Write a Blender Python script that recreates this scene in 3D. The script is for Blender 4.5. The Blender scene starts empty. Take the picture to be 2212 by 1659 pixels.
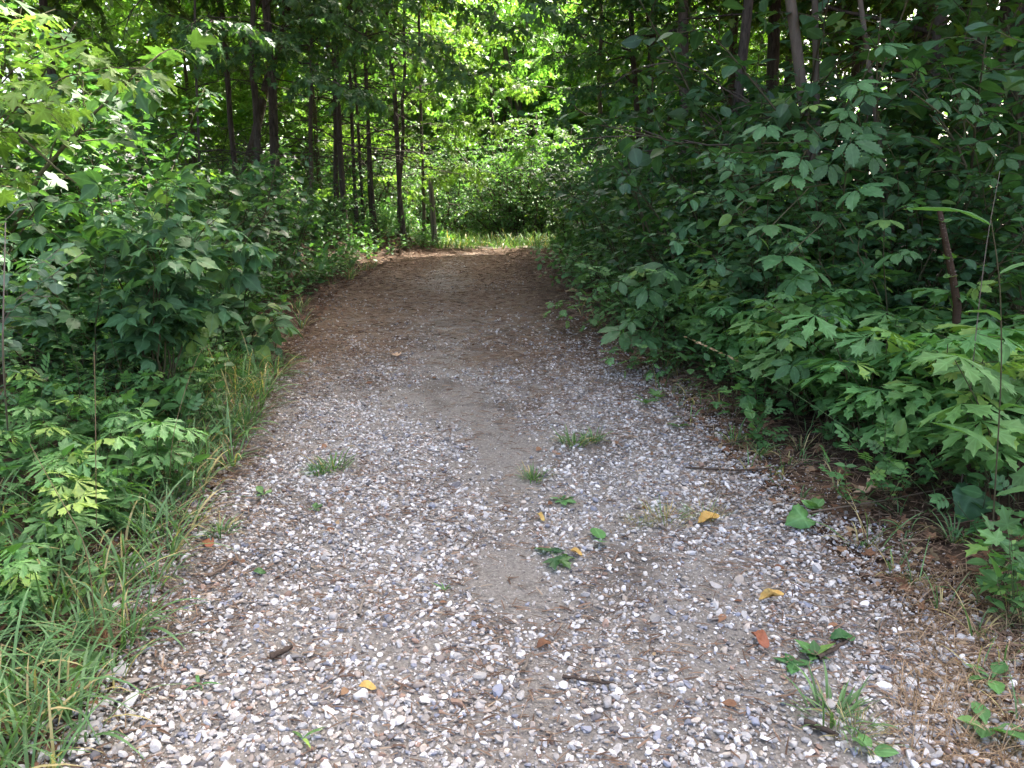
import bpy, math, random
import numpy as np

# ------------------------------------------------------------------ camera, sky, sun, exposure
SC = bpy.context.scene
COL = SC.collection
PITCH = math.radians(12.0)
CAM = np.array([0.0, 0.0, 1.45])
cam_d = bpy.data.cameras.new("camera")
cam_d.lens = 28.0
cam_d.sensor_width = 36.0
cam_d.clip_end = 500.0
cam = bpy.data.objects.new("camera", cam_d)
cam.location = CAM
cam.rotation_euler = (math.pi / 2 - PITCH, 0, 0)
COL.objects.link(cam)
SC.camera = cam

SUN_EL, SUN_AZ = math.radians(55), math.radians(34)      # azimuth to the right of the view direction
world = bpy.data.worlds.new("World")
SC.world = world
world.use_nodes = True
wn = world.node_tree
wn.nodes.clear()
sky = wn.nodes.new("ShaderNodeTexSky")
sky.sky_type = 'NISHITA'
sky.sun_disc = False
sky.sun_elevation = SUN_EL
sky.sun_rotation = SUN_AZ
sky.air_density = 0.6
sky.dust_density = 8.0
sky.ozone_density = 0.0
bg = wn.nodes.new("ShaderNodeBackground")
bg.inputs["Strength"].default_value = 0.15
wo = wn.nodes.new("ShaderNodeOutputWorld")
wn.links.new(sky.outputs[0], bg.inputs["Color"])
wn.links.new(bg.outputs[0], wo.inputs["Surface"])

sl = bpy.data.lights.new("sun", 'SUN')
sl.energy = 3.0
sl.angle = math.radians(0.5)
sl.color = (1.0, 0.95, 0.86)
sun = bpy.data.objects.new("sun", sl)
sun.rotation_euler = (math.pi / 2 - SUN_EL, 0, math.pi - SUN_AZ)
COL.objects.link(sun)
# the lamp's -Z must point from the sun into the scene
from mathutils import Vector
sdir = Vector((math.sin(SUN_AZ) * math.cos(SUN_EL), math.cos(SUN_AZ) * math.cos(SUN_EL), math.sin(SUN_EL)))
sun.rotation_euler = sdir.to_track_quat('Z', 'Y').to_euler()

SC.view_settings.view_transform = 'Standard'
SC.view_settings.look = 'None'
SC.view_settings.exposure = 3.0
SC.view_settings.gamma = 1.0
try:
    SC.cycles.max_bounces = 6
    SC.cycles.diffuse_bounces = 4
    SC.cycles.glossy_bounces = 2
    SC.cycles.transmission_bounces = 4
    SC.cycles.sample_clamp_indirect = 6.0
    SC.cycles.use_denoising = True
except Exception:
    pass

rng = np.random.default_rng(7)
random.seed(7)

# ------------------------------------------------------------------ picture <-> place helpers (photo measured at 2212 x 1659)
FPX = 2212 * 28 / 36.0
cp, sp = math.cos(PITCH), math.sin(PITCH)


def ray(px, py):
    a, b = (px - 1106) / FPX, (829.5 - py) / FPX
    d = np.array([a, cp + b * sp, -sp + b * cp])
    return d / np.linalg.norm(d)


def at(px, py, Y):
    d = ray(px, py)
    return CAM + d * (Y / d[1])


_tab = np.random.default_rng(3).random((256, 256))


def vnoise(x, y):
    x, y = np.asarray(x, float), np.asarray(y, float)
    xi, yi = np.floor(x).astype(int), np.floor(y).astype(int)
    fx, fy = x - xi, y - yi
    fx, fy = fx * fx * (3 - 2 * fx), fy * fy * (3 - 2 * fy)
    g = lambda a, b: _tab[a % 256, b % 256]
    return (g(xi, yi) * (1 - fx) + g(xi + 1, yi) * fx) * (1 - fy) + (g(xi, yi + 1) * (1 - fx) + g(xi + 1, yi + 1) * fx) * fy


def fbm(x, y, n=4):
    s, a = 0, 0.5
    for k in range(n):
        s = s + a * vnoise(x * 2 ** k + 17.3 * k, y * 2 ** k + 5.1 * k)
        a *= 0.5
    return s


def sstep(a, b, x):
    t = np.clip((np.asarray(x, float) - a) / (b - a), 0, 1)
    return t * t * (3 - 2 * t)


_py = np.linspace(-40, 90, 1301)
_pz = np.interp(_py, [-40, -6, 0, 2.3, 3.8, 6.1, 9, 11.5, 13.3, 15, 17.5, 22, 40, 90],
                [-0.6, -0.25, -0.03, .11, .235, .42, .62, .76, .83, .84, .80, .74, .8, 1.0])
_k = np.exp(-np.linspace(-2, 2, 21) ** 2); _k /= _k.sum()
_pz = np.convolve(np.pad(_pz, 10, mode='edge'), _k, mode='valid')


def prof(y):
    return np.interp(y, _py, _pz)


def gp0(px, py):
    d = ray(px, py)
    t = np.linspace(0.5, 40, 8000)
    P = CAM + d * t[:, None]
    below = np.nonzero(P[:, 2] < prof(P[:, 1]))[0]
    return P[below[0]] if len(below) else P[-1]


_eL = [(60, 1659), (230, 1400), (330, 1200), (470, 1000), (540, 860), (620, 750), (690, 655), (760, 600), (850, 560), (930, 546)]
_eR = [(2330, 1659), (2120, 1400), (1850, 1180), (1620, 1010), (1480, 880), (1345, 745), (1245, 655), (1195, 600), (1170, 560), (1168, 546)]
_L = np.array([gp0(*p) for p in _eL]); _R = np.array([gp0(*p) for p in _eR])


def xl(y):
    return np.interp(y, np.r_[-10, _L[:, 1], 18, 24, 40], np.r_[-1.6, _L[:, 0], -1.0, 1.0, 9])


def xr(y):
    return np.interp(y, np.r_[-10, _R[:, 1], 18, 24, 40], np.r_[1.9, _R[:, 0], 1.7, 3.8, 12])


def ground(x, y):
    x, y = np.asarray(x, float), np.asarray(y, float)
    a, b = xl(y), xr(y)
    dl, dr = np.maximum(0, a - x), np.maximum(0, x - b)
    z = prof(y) + 0.07 * np.minimum(dl, 4) + 0.05 * np.minimum(dr, 4)
    z = z + 0.30 * sstep(0, 1.3, dl) * sstep(7, 11, y) * (1 - sstep(15, 18, y))
    z = z + 0.10 * sstep(0, .6, dr) * sstep(5, 8, y)
    m = (a + b) / 2
    w = (b - a) / 2
    u = np.clip((x - m) / w, -1, 1)
    z = z - 0.03 * np.exp(-((u - .05) / .25) ** 2) * (1 - sstep(4, 7, y))
    out = sstep(0, 1, dl + dr)
    z = z + (fbm(x * .9, y * .9) - .5) * (.05 + .14 * out)
    return z


def gp(px, py):
    d = ray(px, py)
    t = np.linspace(0.5, 60, 12000)
    P = CAM + d * t[:, None]
    below = np.nonzero(P[:, 2] < ground(P[:, 0], P[:, 1]))[0]
    return P[below[0]] if len(below) else P[-1]


# ------------------------------------------------------------------ mesh accumulator
def nrm(v):
    v = np.asarray(v, float)
    return v / np.maximum(np.linalg.norm(v, axis=-1, keepdims=True), 1e-9)


class Geo:
    def __init__(s):
        s.V, s.F, s.U, s.R, s.n = [], [], [], [], 0

    def add(s, V, F, U=None, R=None):
        V = np.asarray(V, float)
        s.V.append(V); s.F.append(np.asarray(F, int) + s.n)
        s.U.append(np.zeros((len(V), 3)) if U is None else U)
        s.R.append(np.zeros((len(V), 3)) if R is None else np.broadcast_to(R, (len(V), 3)))
        s.n += len(V)

    def tube(s, P, r, sides=5, R=(0.5, .5, .5), cap=True):
        P = np.asarray(P, float); k = len(P)
        r = np.broadcast_to(np.asarray(r, float), (k,))
        T = nrm(np.gradient(P, axis=0))
        ref = np.array([0, 0, 1.]) if abs(T[:, 2]).mean() < .8 else np.array([1., 0, 0])
        A = nrm(np.cross(T, ref)); B = np.cross(T, A)
        an = np.arange(sides) * 2 * math.pi / sides
        V = P[:, None] + r[:, None, None] * (A[:, None] * np.cos(an)[None, :, None] + B[:, None] * np.sin(an)[None, :, None])
        V = V.reshape(-1, 3)
        i = np.arange(k - 1)[:, None] * sides; j = np.arange(sides)[None]; j2 = (j + 1) % sides
        q = np.stack([i + j, i + j2, i + sides + j2, i + sides + j], -1).reshape(-1, 4)
        F = np.concatenate([q[:, [0, 1, 2]], q[:, [0, 2, 3]]])
        if cap:
            V = np.concatenate([V, P[-1:]]); c = k * sides; o = (k - 1) * sides
            F = np.concatenate([F, np.stack([o + np.arange(sides), o + (np.arange(sides) + 1) % sides, np.full(sides, c)], -1)])
        U = np.zeros((len(V), 3))
        L = np.r_[0, np.cumsum(np.linalg.norm(np.diff(P, axis=0), axis=1))]
        U[:k * sides, 0] = np.tile(np.arange(sides) / sides, k); U[:k * sides, 1] = np.repeat(L, sides)
        s.add(V, F, U, np.asarray(R, float))

    def leaves(s, tpl, P, T, N, S, R):
        V0, F0, U0 = tpl
        P = np.asarray(P, float); n = len(P)
        if n == 0:
            return
        T = nrm(T); N = nrm(N - (N * T).sum(-1, keepdims=True) * T)
        X = np.cross(T, N)
        S = np.broadcast_to(np.asarray(S, float), (n,))
        V = P[:, None] + S[:, None, None] * (V0[None, :, 0:1] * X[:, None] + V0[None, :, 1:2] * T[:, None] + V0[None, :, 2:3] * N[:, None])
        m = len(V0)
        F = (F0[None] + (np.arange(n) * m)[:, None, None]).reshape(-1, 3)
        s.add(V.reshape(-1, 3), F, np.tile(U0, (n, 1)), np.repeat(np.asarray(R, float), m, axis=0))

    def mesh(s, name, mat, smooth=True):
        me = bpy.data.meshes.new(name)
        V = np.concatenate(s.V); F = np.concatenate(s.F); n, m = len(V), len(F)
        me.vertices.add(n); me.vertices.foreach_set("co", V.astype(np.float32).ravel())
        me.loops.add(3 * m); me.loops.foreach_set("vertex_index", F.astype(np.int32).ravel())
        me.polygons.add(m)
        me.polygons.foreach_set("loop_start", np.arange(0, 3 * m, 3, dtype=np.int32))
        try:
            me.polygons.foreach_set("loop_total", np.full(m, 3, dtype=np.int32))
        except Exception:
            pass
        for nm, arr in (("luv", s.U), ("rnd", s.R)):
            at_ = me.attributes.new(nm, 'FLOAT_VECTOR', 'POINT')
            at_.data.foreach_set("vector", np.concatenate(arr).astype(np.float32).ravel())
        me.polygons.foreach_set("use_smooth", np.full(m, bool(smooth)))
        me.materials.append(mat)
        me.update(calc_edges=True)
        me.validate()
        return me


# ------------------------------------------------------------------ objects
def link(name, me, parent=None, loc=None, rotz=0, sc=1):
    o = bpy.data.objects.new(name, me)
    COL.objects.link(o)
    if parent is not None:
        o.parent = parent
    if loc is not None:
        o.location = loc
    o.rotation_euler = (0, 0, rotz)
    if sc != 1:
        o.scale = (sc, sc, sc)
    return o


def tag(o, label=None, cat=None, group=None, kind=None):
    for k, v in (("label", label), ("category", cat), ("group", group), ("kind", kind)):
        if v:
            o[k] = v
    return o


def thing(name, label, cat, loc, rotz=0, group=None, sc=1):
    o = link(name, None, None, loc, rotz, sc)
    o.empty_display_size = .1
    return tag(o, label, cat, group)


def put(kit, name, label, cat, x, y, rotz=0, sc=1, group=None, dz=-0.02):
    """place a kit: list of (part name, mesh) under one Empty; copies share the mesh data"""
    t = thing(name, label, cat, (x, y, float(ground(x, y)) + dz), rotz, group, sc)
    for pn, me in kit:
        link(pn, me, t)
    return t


# ------------------------------------------------------------------ materials
def newmat(name):
    m = bpy.data.materials.new(name); m.use_nodes = True
    t = m.node_tree; t.nodes.clear()
    out = t.nodes.new("ShaderNodeOutputMaterial")
    return m, t, out


def N(t, typ, **kw):
    n = t.nodes.new(typ)
    for k, v in kw.items():
        if k in n.inputs.keys() if isinstance(k, str) else False:
            n.inputs[k].default_value = v
        else:
            setattr(n, k, v)
    return n


def rgb(c):
    return (c[0], c[1], c[2], 1.0)


def mixc(t, fac, a, b, blend='MIX'):
    n = t.nodes.new("ShaderNodeMix"); n.data_type = 'RGBA'; n.blend_type = blend
    for sock, v in ((n.inputs[0], fac), (n.inputs[6], a), (n.inputs[7], b)):
        if hasattr(v, "is_output"):
            t.links.new(v, sock)
        elif isinstance(v, (int, float)):
            sock.default_value = v
        else:
            sock.default_value = rgb(v)
    return n.outputs[2]


def mapr(t, v, a, b, c=0.0, d=1.0):
    n = t.nodes.new("ShaderNodeMapRange")
    n.inputs[1].default_value, n.inputs[2].default_value, n.inputs[3].default_value, n.inputs[4].default_value = a, b, c, d
    t.links.new(v, n.inputs[0])
    return n.outputs[0]


def attr(t, name):
    n = t.nodes.new("ShaderNodeAttribute"); n.attribute_name = name
    s = t.nodes.new("ShaderNodeSeparateXYZ"); t.links.new(n.outputs["Vector"], s.inputs[0])
    return s.outputs


def noise(t, vec, scale, detail=4, rough=.6):
    n = t.nodes.new("ShaderNodeTexNoise")
    n.inputs["Scale"].default_value = scale; n.inputs["Detail"].default_value = detail; n.inputs["Roughness"].default_value = rough
    if vec is not None:
        t.links.new(vec, n.inputs["Vector"])
    return n.outputs["Fac"]


def leafmat(name, ca, cb, young=None, trans=.38, tcol=(1.5, 1.75, .55), rough=.5, spec=.35, vein=.5, under=1.25):
    m, t, out = newmat(name)
    r = attr(t, "rnd"); u = attr(t, "luv")
    oi = t.nodes.new("ShaderNodeObjectInfo")
    base = mixc(t, r[0], ca, cb)
    if young:
        base = mixc(t, mapr(t, r[1], .86, .97), base, young)
    vf = mapr(t, u[0], 0.0, .09, vein, 0.0)
    base = mixc(t, vf, base, [min(1, c * 1.7 + .03) for c in ca])
    tc = t.nodes.new("ShaderNodeTexCoord")
    nz = noise(t, tc.outputs["Object"], 22, 3)
    hs = t.nodes.new("ShaderNodeHueSaturation")
    t.links.new(mapr(t, oi.outputs["Random"], 0, 1, .485, .515), hs.inputs["Hue"])
    vv = t.nodes.new("ShaderNodeMath"); vv.operation = 'MULTIPLY'
    t.links.new(mapr(t, nz, .3, .7, .8, 1.2), vv.inputs[0]); t.links.new(mapr(t, r[2], 0, 1, .74, 1.26), vv.inputs[1])
    t.links.new(vv.outputs[0], hs.inputs["Value"])
    t.links.new(base, hs.inputs["Color"])
    base = hs.outputs[0]
    geo = t.nodes.new("ShaderNodeNewGeometry")
    p = t.nodes.new("ShaderNodeBsdfPrincipled")
    pale = mixc(t, 1.0, base, (under, under * .98, under * 1.02), 'MULTIPLY')
    t.links.new(mixc(t, geo.outputs["Backfacing"], base, pale), p.inputs["Base Color"])
    p.inputs["Roughness"].default_value = rough
    p.inputs["Specular IOR Level"].default_value = spec
    tr = t.nodes.new("ShaderNodeBsdfTranslucent")
    t.links.new(mixc(t, 1.0, base, tcol, 'MULTIPLY'), tr.inputs["Color"])
    mx = t.nodes.new("ShaderNodeMixShader"); mx.inputs[0].default_value = trans
    t.links.new(p.outputs[0], mx.inputs[1]); t.links.new(tr.outputs[0], mx.inputs[2])
    t.links.new(mx.outputs[0], out.inputs[0])
    return m


def plainmat(name, ca, cb, scale=30, rough=.85, bump=.3, stretch=(1, 1, 1), cc=None, r_mix=.6, spec=.2):
    """noise between two colours, per piece variation from the rnd attribute, bump"""
    m, t, out = newmat(name)
    tc = t.nodes.new("ShaderNodeTexCoord")
    mp = t.nodes.new("ShaderNodeMapping"); mp.inputs["Scale"].default_value = stretch
    t.links.new(tc.outputs["Object"], mp.inputs[0])
    nz = noise(t, mp.outputs[0], scale, 6, .65)
    r = attr(t, "rnd")
    f = t.nodes.new("ShaderNodeMath"); f.operation = 'MULTIPLY_ADD'
    t.links.new(r[0], f.inputs[0]); f.inputs[1].default_value = r_mix
    t.links.new(mapr(t, nz, .3, .7, -.1, 1 - r_mix + .1), f.inputs[2])
    c = mixc(t, f.outputs[0], ca, cb)
    if cc:
        c = mixc(t, mapr(t, r[1], .8, .95), c, cc)
    p = t.nodes.new("ShaderNodeBsdfPrincipled")
    t.links.new(c, p.inputs["Base Color"]); p.inputs["Roughness"].default_value = rough
    p.inputs["Specular IOR Level"].default_value = spec
    b = t.nodes.new("ShaderNodeBump"); b.inputs["Strength"].default_value = bump; b.inputs["Distance"].default_value = .01
    t.links.new(nz, b.inputs["Height"]); t.links.new(b.outputs[0], p.inputs["Normal"])
    t.links.new(p.outputs[0], out.inputs[0])
    return m


M = {}
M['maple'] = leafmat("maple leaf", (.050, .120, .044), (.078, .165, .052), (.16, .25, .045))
M['maple_lit'] = leafmat("young and sunlit maple leaf", (.13, .24, .045), (.17, .29, .055), (.2, .31, .06), trans=.42, tcol=(1.3, 1.5, .75))  # lighter, yellower copy of maple for young leaves, with sunlit glow in the colour
M['boxelder'] = leafmat("ash leaved maple leaf", (.066, .150, .066), (.090, .185, .076), (.17, .28, .07), rough=.52, trans=.28)
M['dogwood'] = leafmat("oval shrub leaf", (.044, .108, .050), (.070, .150, .060), (.10, .18, .045), spec=.45, rough=.42)
M['blue'] = leafmat("grey green round leaf", (.075, .150, .095), (.095, .175, .105), None, rough=.55)
M['creeper'] = leafmat("creeper leaf", (.066, .165, .062), (.088, .20, .070), (.18, .30, .07), rough=.5, spec=.4, trans=.26)
M['rose'] = leafmat("small pinnate leaf", (.095, .205, .075), (.125, .25, .085), (.19, .32, .09), trans=.26)
M['cut'] = leafmat("cut leaf herb", (.10, .22, .07), (.14, .28, .08), (.27, .40, .09), trans=.22)
M['herb'] = leafmat("low herb leaf", (.070, .165, .055), (.105, .22, .065), (.18, .30, .07), trans=.28)
M['far'] = leafmat("small leaf shrub", (.075, .155, .075), (.11, .21, .09), (.18, .27, .06), trans=.4, vein=0)
M['crown'] = leafmat("tree crown leaf", (.040, .090, .024), (.065, .125, .030), (.12, .18, .035), trans=.42, tcol=(1.8, 1.9, .4), vein=.2)
M['needle'] = leafmat("needle spray", (.025, .055, .028), (.035, .07, .032), None, trans=.15, vein=0)
M['grass'] = leafmat("grass blade", (.085, .165, .060), (.125, .22, .085), (.36, .30, .14), trans=.3, vein=0, rough=.5)
M['straw'] = leafmat("dry straw", (.20, .14, .075), (.36, .27, .15), None, trans=.2, tcol=(1.1, 1, .8), vein=0, rough=.7)
M['bark'] = plainmat("grey brown bark", (.026, .021, .016), (.14, .115, .09), 34, stretch=(1, 1, .2), bump=1.0, r_mix=.3)
M['bark_pale'] = plainmat("pale smooth bark", (.07, .056, .042), (.17, .14, .105), 30, stretch=(1, 1, .25), bump=.6)
M['bark_red'] = plainmat("red brown cherry bark", (.030, .016, .008), (.075, .045, .026), 40, stretch=(.4, .4, 2.2), bump=.7, rough=.6)
M['twig'] = plainmat("green brown twig", (.045, .040, .022), (.12, .11, .055), 40, bump=.2)
M['deadwood'] = plainmat("weathered grey wood", (.11, .09, .07), (.28, .24, .19), 30, stretch=(1, 1, .1), bump=.8)
M['stick'] = plainmat("dead twig", (.045, .032, .024), (.20, .15, .11), 50, bump=.4, r_mix=.75)
M['litter'] = plainmat("needle litter", (.070, .042, .028), (.25, .165, .11), 50, bump=.1, r_mix=.85, cc=(.33, .25, .17))
M['dead_leaf'] = plainmat("dead brown leaf", (.13, .062, .034), (.27, .15, .085), 60, bump=.3, r_mix=.7, cc=(.36, .26, .15))
M['yellow_leaf'] = plainmat("fallen yellow leaf", (.48, .27, .07), (.62, .46, .16), 45, bump=.3, r_mix=.4)
M['tan_leaf'] = plainmat("fallen tan leaf", (.40, .27, .17), (.52, .38, .26), 45, bump=.3, r_mix=.4)
M['red_leaf'] = plainmat("fallen rust leaf", (.22, .075, .04), (.34, .14, .08), 45, bump=.3, r_mix=.4)
M['pale_flower'] = plainmat("cream flower", (.6, .58, .42), (.75, .73, .6), 30, bump=0)


def stonemat():
    m, t, out = newmat("gravel stone")
    r = attr(t, "rnd")
    tc = t.nodes.new("ShaderNodeTexCoord")
    cr = t.nodes.new("ShaderNodeValToRGB"); e = cr.color_ramp; e.interpolation = 'CONSTANT'
    cols = [(0, (.66, .63, .585)), (.20, (.54, .51, .465)), (.40, (.40, .37, .335)), (.55, (.74, .72, .69)), (.68, (.54, .465, .38)),
            (.77, (.28, .29, .33)), (.84, (.36, .30, .25)), (.91, (.17, .16, .16)), (.955, (.33, .22, .16))]
    e.elements[0].position, e.elements[0].color = 0, rgb(cols[0][1]); e.elements[1].position, e.elements[1].color = cols[1][0], rgb(cols[1][1])
    for p_, c_ in cols[2:]:
        x = e.elements.new(p_); x.color = rgb(c_)
    t.links.new(r[0], cr.inputs[0])
    nz = noise(t, tc.outputs["Object"], 90, 5, .7)
    c = mixc(t, mapr(t, nz, .5, .8), cr.outputs[0], (.30, .26, .22))
    hs = t.nodes.new("ShaderNodeHueSaturation"); t.links.new(c, hs.inputs["Color"]); t.links.new(mapr(t, r[1], 0, 1, .58, 1.14), hs.inputs["Value"])
    p = t.nodes.new("ShaderNodeBsdfPrincipled"); t.links.new(hs.outputs[0], p.inputs["Base Color"]); p.inputs["Roughness"].default_value = .75
    p.inputs["Specular IOR Level"].default_value = .3
    b = t.nodes.new("ShaderNodeBump"); b.inputs["Strength"].default_value = .35; b.inputs["Distance"].default_value = .004
    t.links.new(noise(t, tc.outputs["Object"], 220, 4, .7), b.inputs["Height"]); t.links.new(b.outputs[0], p.inputs["Normal"])
    t.links.new(p.outputs[0], out.inputs[0])
    return m


def dirtmat():
    """path surface: grey gritty dirt that goes over to brown needle litter; luv.x = litter share, luv.y = dark damp soil"""
    m, t, out = newmat("gritty path dirt")
    u = attr(t, "luv"); tc = t.nodes.new("ShaderNodeTexCoord"); O = tc.outputs["Object"]
    n1 = noise(t, O, 9, 6, .7); n2 = noise(t, O, 70, 5, .75); n3 = noise(t, O, 300, 3, .7)
    c = mixc(t, mapr(t, n2, .3, .7), (.145, .129, .107), (.365, .335, .29))
    lit = mixc(t, mapr(t, n2, .3, .7), (.105, .071, .046), (.30, .212, .138))
    a = t.nodes.new("ShaderNodeMath"); a.operation = 'ADD'; t.links.new(u[0], a.inputs[0]); t.links.new(mapr(t, n1, .3, .7, -.45, .45), a.inputs[1])
    c = mixc(t, mapr(t, a.outputs[0], .25, .75), c, lit)
    c = mixc(t, u[1], c, (.042, .028, .021))
    vo = t.nodes.new("ShaderNodeTexVoronoi"); vo.inputs["Scale"].default_value = 110; t.links.new(O, vo.inputs["Vector"])
    sep = t.nodes.new("ShaderNodeSeparateColor"); t.links.new(vo.outputs["Color"], sep.inputs[0])
    ml = t.nodes.new("ShaderNodeMath"); ml.operation = 'MULTIPLY'
    t.links.new(mapr(t, sep.outputs[0], .72, .8), ml.inputs[0]); t.links.new(mapr(t, vo.outputs["Distance"], .32, .42, .85, 0), ml.inputs[1])
    c = mixc(t, ml.outputs[0], c, (.42, .385, .34))
    p = t.nodes.new("ShaderNodeBsdfPrincipled"); t.links.new(c, p.inputs["Base Color"]); p.inputs["Roughness"].default_value = .95
    p.inputs["Specular IOR Level"].default_value = .15
    ad = t.nodes.new("ShaderNodeMath"); ad.operation = 'MULTIPLY_ADD'; t.links.new(n3, ad.inputs[0]); ad.inputs[1].default_value = .5; t.links.new(n2, ad.inputs[2])
    b = t.nodes.new("ShaderNodeBump"); b.inputs["Strength"].default_value = .8; b.inputs["Distance"].default_value = .012
    t.links.new(ad.outputs[0], b.inputs["Height"]); t.links.new(b.outputs[0], p.inputs["Normal"])
    t.links.new(p.outputs[0], out.inputs[0])
    return m


M['stone'] = stonemat()
M['dirt'] = dirtmat()
M['floor'] = plainmat("forest floor", (.030, .019, .013), (.115, .072, .045), 18, bump=1.0, r_mix=0)

# ------------------------------------------------------------------ leaf shapes


def blade(half, yc, fold=.18, curl=.18, wave=0.0, asym=None):
    """one leaf blade from the outline of its half [(x, y, u)] base -> tip; returns V, F, U"""
    h = [tuple(p) + (.4,) * (3 - len(p)) for p in half]
    R_ = h; L_ = [(-x, y, u) for x, y, u in reversed(h[1:-1])]
    ring = R_ + L_
    V = [(0, yc, 0)] + [(x, y, 0) for x, y, u in ring]
    U = [(0, yc, 0)] + [(u if abs(x) > 1e-6 else 0, y, 0) for x, y, u in ring]
    n = len(ring)
    F = [(0, 1 + i, 1 + (i + 1) % n) for i in range(n)]
    V = np.array(V, float)
    V[:, 2] = fold * np.abs(V[:, 0]) - curl * V[:, 1] ** 2 + wave * np.sin(V[:, 1] * 9) * np.abs(V[:, 0])
    return V, np.array(F), np.array(U, float)


def merge(parts):
    V, F, U, n = [], [], [], 0
    for v, f, u in parts:
        V.append(v); F.append(f + n); U.append(u); n += len(v)
    return np.concatenate(V), np.concatenate(F), np.concatenate(U)


def xf(tpl, ang=0, sc=1, off=(0, 0, 0), pitch=0.0):
    V, F, U = tpl
    V = V * sc
    c, s = math.cos(pitch), math.sin(pitch)
    V = np.stack([V[:, 0], V[:, 1] * c + V[:, 2] * s, -V[:, 1] * s + V[:, 2] * c], -1)
    c, s = math.cos(ang), math.sin(ang)
    V = np.stack([V[:, 0] * c + V[:, 1] * s, -V[:, 0] * s + V[:, 1] * c, V[:, 2]], -1) + np.array(off)
    return V, F, U


def petiole(L, w=.014):
    V = np.array([(-w, 0, 0), (w, 0, 0), (w * .7, L, .02), (-w * .7, L, .02)], float)
    return V, np.array([(0, 1, 2), (0, 2, 3)]), np.zeros((4, 3))


MAPLE_H = [(0, .03, 0), (.12, -.03, .3), (.33, -.01, 0), (.29, .13, .3), (.42, .22, .15), (.57, .43, 0), (.39, .42, .2), (.22, .45, .5), (.20, .60, .35),
           (.28, .73, .15), (.13, .79, .2), (0, 1.02, 0)]
maple1 = blade(MAPLE_H, .2, fold=.16, curl=.22)
T_maple = merge([xf(maple1, off=(0, .45, .02), pitch=.25), petiole(.46)])
T_maple_low = blade([(0, 0, 0), (.33, 0, 0), (.3, .13, .3), (.57, .43, 0), (.22, .45, .5), (.26, .73, .2), (0, 1, 0)], .2, .16, .2)
BOX_H = [(0, 0, 0), (.15, .05, .3), (.29, .22, .4), (.31, .34, .4), (.37, .46, .2), (.28, .53, .35), (.31, .65, .2), (.18, .74, .3), (.07, .92, .15), (0, 1.12, 0)]
box1 = blade(BOX_H, .42, fold=.12, curl=.22, wave=.05)
T_box = merge([xf(box1, a, s, (math.sin(a) * .04, .42 + math.cos(a) * .04, 0), .2 + .15 * abs(a)) for a, s in ((0, 1), (1.15, .85), (-1.15, .85))] + [petiole(.45)])
T_box5 = merge([xf(box1, a, s, (math.sin(a) * .04, .42 + math.cos(a) * .04, 0), .15 + .12 * abs(a)) for a, s in ((0, 1), (.95, .92), (-.95, .92), (1.9, .7), (-1.9, .7))] + [petiole(.45)])
OV_H = [(0, 0, 0), (.15, .06, .3), (.30, .24, .4), (.345, .45, .4), (.27, .68, .35), (.13, .87, .2), (0, 1, 0)]
T_ovate = merge([xf(blade(OV_H, .45, .16, .22), off=(0, .12, 0)), petiole(.13, .018)])
RD_H = [(0, 0, 0), (.22, .07, .3), (.40, .30, .4), (.43, .55, .4), (.32, .80, .35), (.13, .96, .2), (0, 1, 0)]
T_round = merge([xf(blade(RD_H, .5, .10, .10), off=(0, .16, 0)), petiole(.17, .02)])


def serrate(n=7, wmax=.33, peak=.6, tooth=.035):
    pts = [(0, 0, 0)]
    for i in range(1, 2 * n):
        y = i / (2 * n)
        w = wmax * (math.sin(math.pi * y ** (math.log(.5) / math.log(peak)))) ** .8
        pts.append((max(.02, w + (tooth if i % 2 == 0 else -tooth * .4)), y - (.02 if i % 2 else -.012), .4))
    pts.append((0, 1.03, 0))
    return pts


crp = blade(serrate(7, .235, .55, .04), .45, fold=.14, curl=.22, wave=.05)
T_creeper = merge([xf(crp, a, s, (math.sin(a) * .13, .5 + math.cos(a) * .13, 0), .08 + .08 * abs(a)) for a, s in ((0, 1.05), (.92, .95), (-.92, .95), (1.85, .72), (-1.85, .72))] + [petiole(.52, .012)])
T_grape = merge([xf(blade([(0, .1, 0), (.12, -.08, .3), (.3, -.1, .3), (.34, -.02, .1), (.46, .03, .3), (.47, .12, .1), (.56, .2, .3), (.52, .3, .2), (.60, .42, 0), (.48, .47, .25), (.42, .56, .4), (.40, .62, .3), (.30, .70, .3), (.27, .78, .25), (.14, .88, .2), (0, 1.02, 0)],
                       .25, .1, .16, .04), off=(0, .4, 0)), petiole(.42)])
CUT_H = [(0, 0, 0), (.07, .25, .3), (.13, .50, .4), (.25, .60, 0), (.16, .68, .3), (.21, .82, 0), (.09, .85, .3), (0, 1.0, 0)]
CUT_H = [(x * .72, y, u) for x, y, u in CUT_H]
cut1 = blade(CUT_H, .5, fold=.25, curl=.22)
cut2 = blade([(0, 0, 0), (.09, .3, .3), (.16, .5, .4), (.30, .66, 0), (.18, .72, .3), (.15, .92, 0), (.05, .82, .3), (0, .98, 0)], .5, fold=.2, curl=.3)
T_cut = merge([xf(cut1 if abs(a) < 1 else cut2, a, s, (0, .04, 0), .02 + .06 * abs(a)) for a, s in ((0, 1.05), (.74, 1.0), (-.74, 1.0), (1.5, .9), (-1.5, .9))])
T_lance = blade([(0, 0, 0), (.045, .08, .2), (.085, .3, .4), (.08, .55, .4), (.045, .8, .3), (0, 1, 0)], .4, .3, .45)
rs1 = blade([(0, 0, 0), (.2, .12, .3), (.31, .42, .4), (.22, .75, .3), (0, 1, 0)], .45, .15, .15)
T_rose = merge([xf(rs1, 0, .34, (0, .72, 0))] + [xf(rs1, s_ * 1.05, .3, (s_ * .01, y_, -.02 * y_), .1) for y_ in (.30, .50, .68) for s_ in (1, -1)] + [petiole(.75, .008)])
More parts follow.
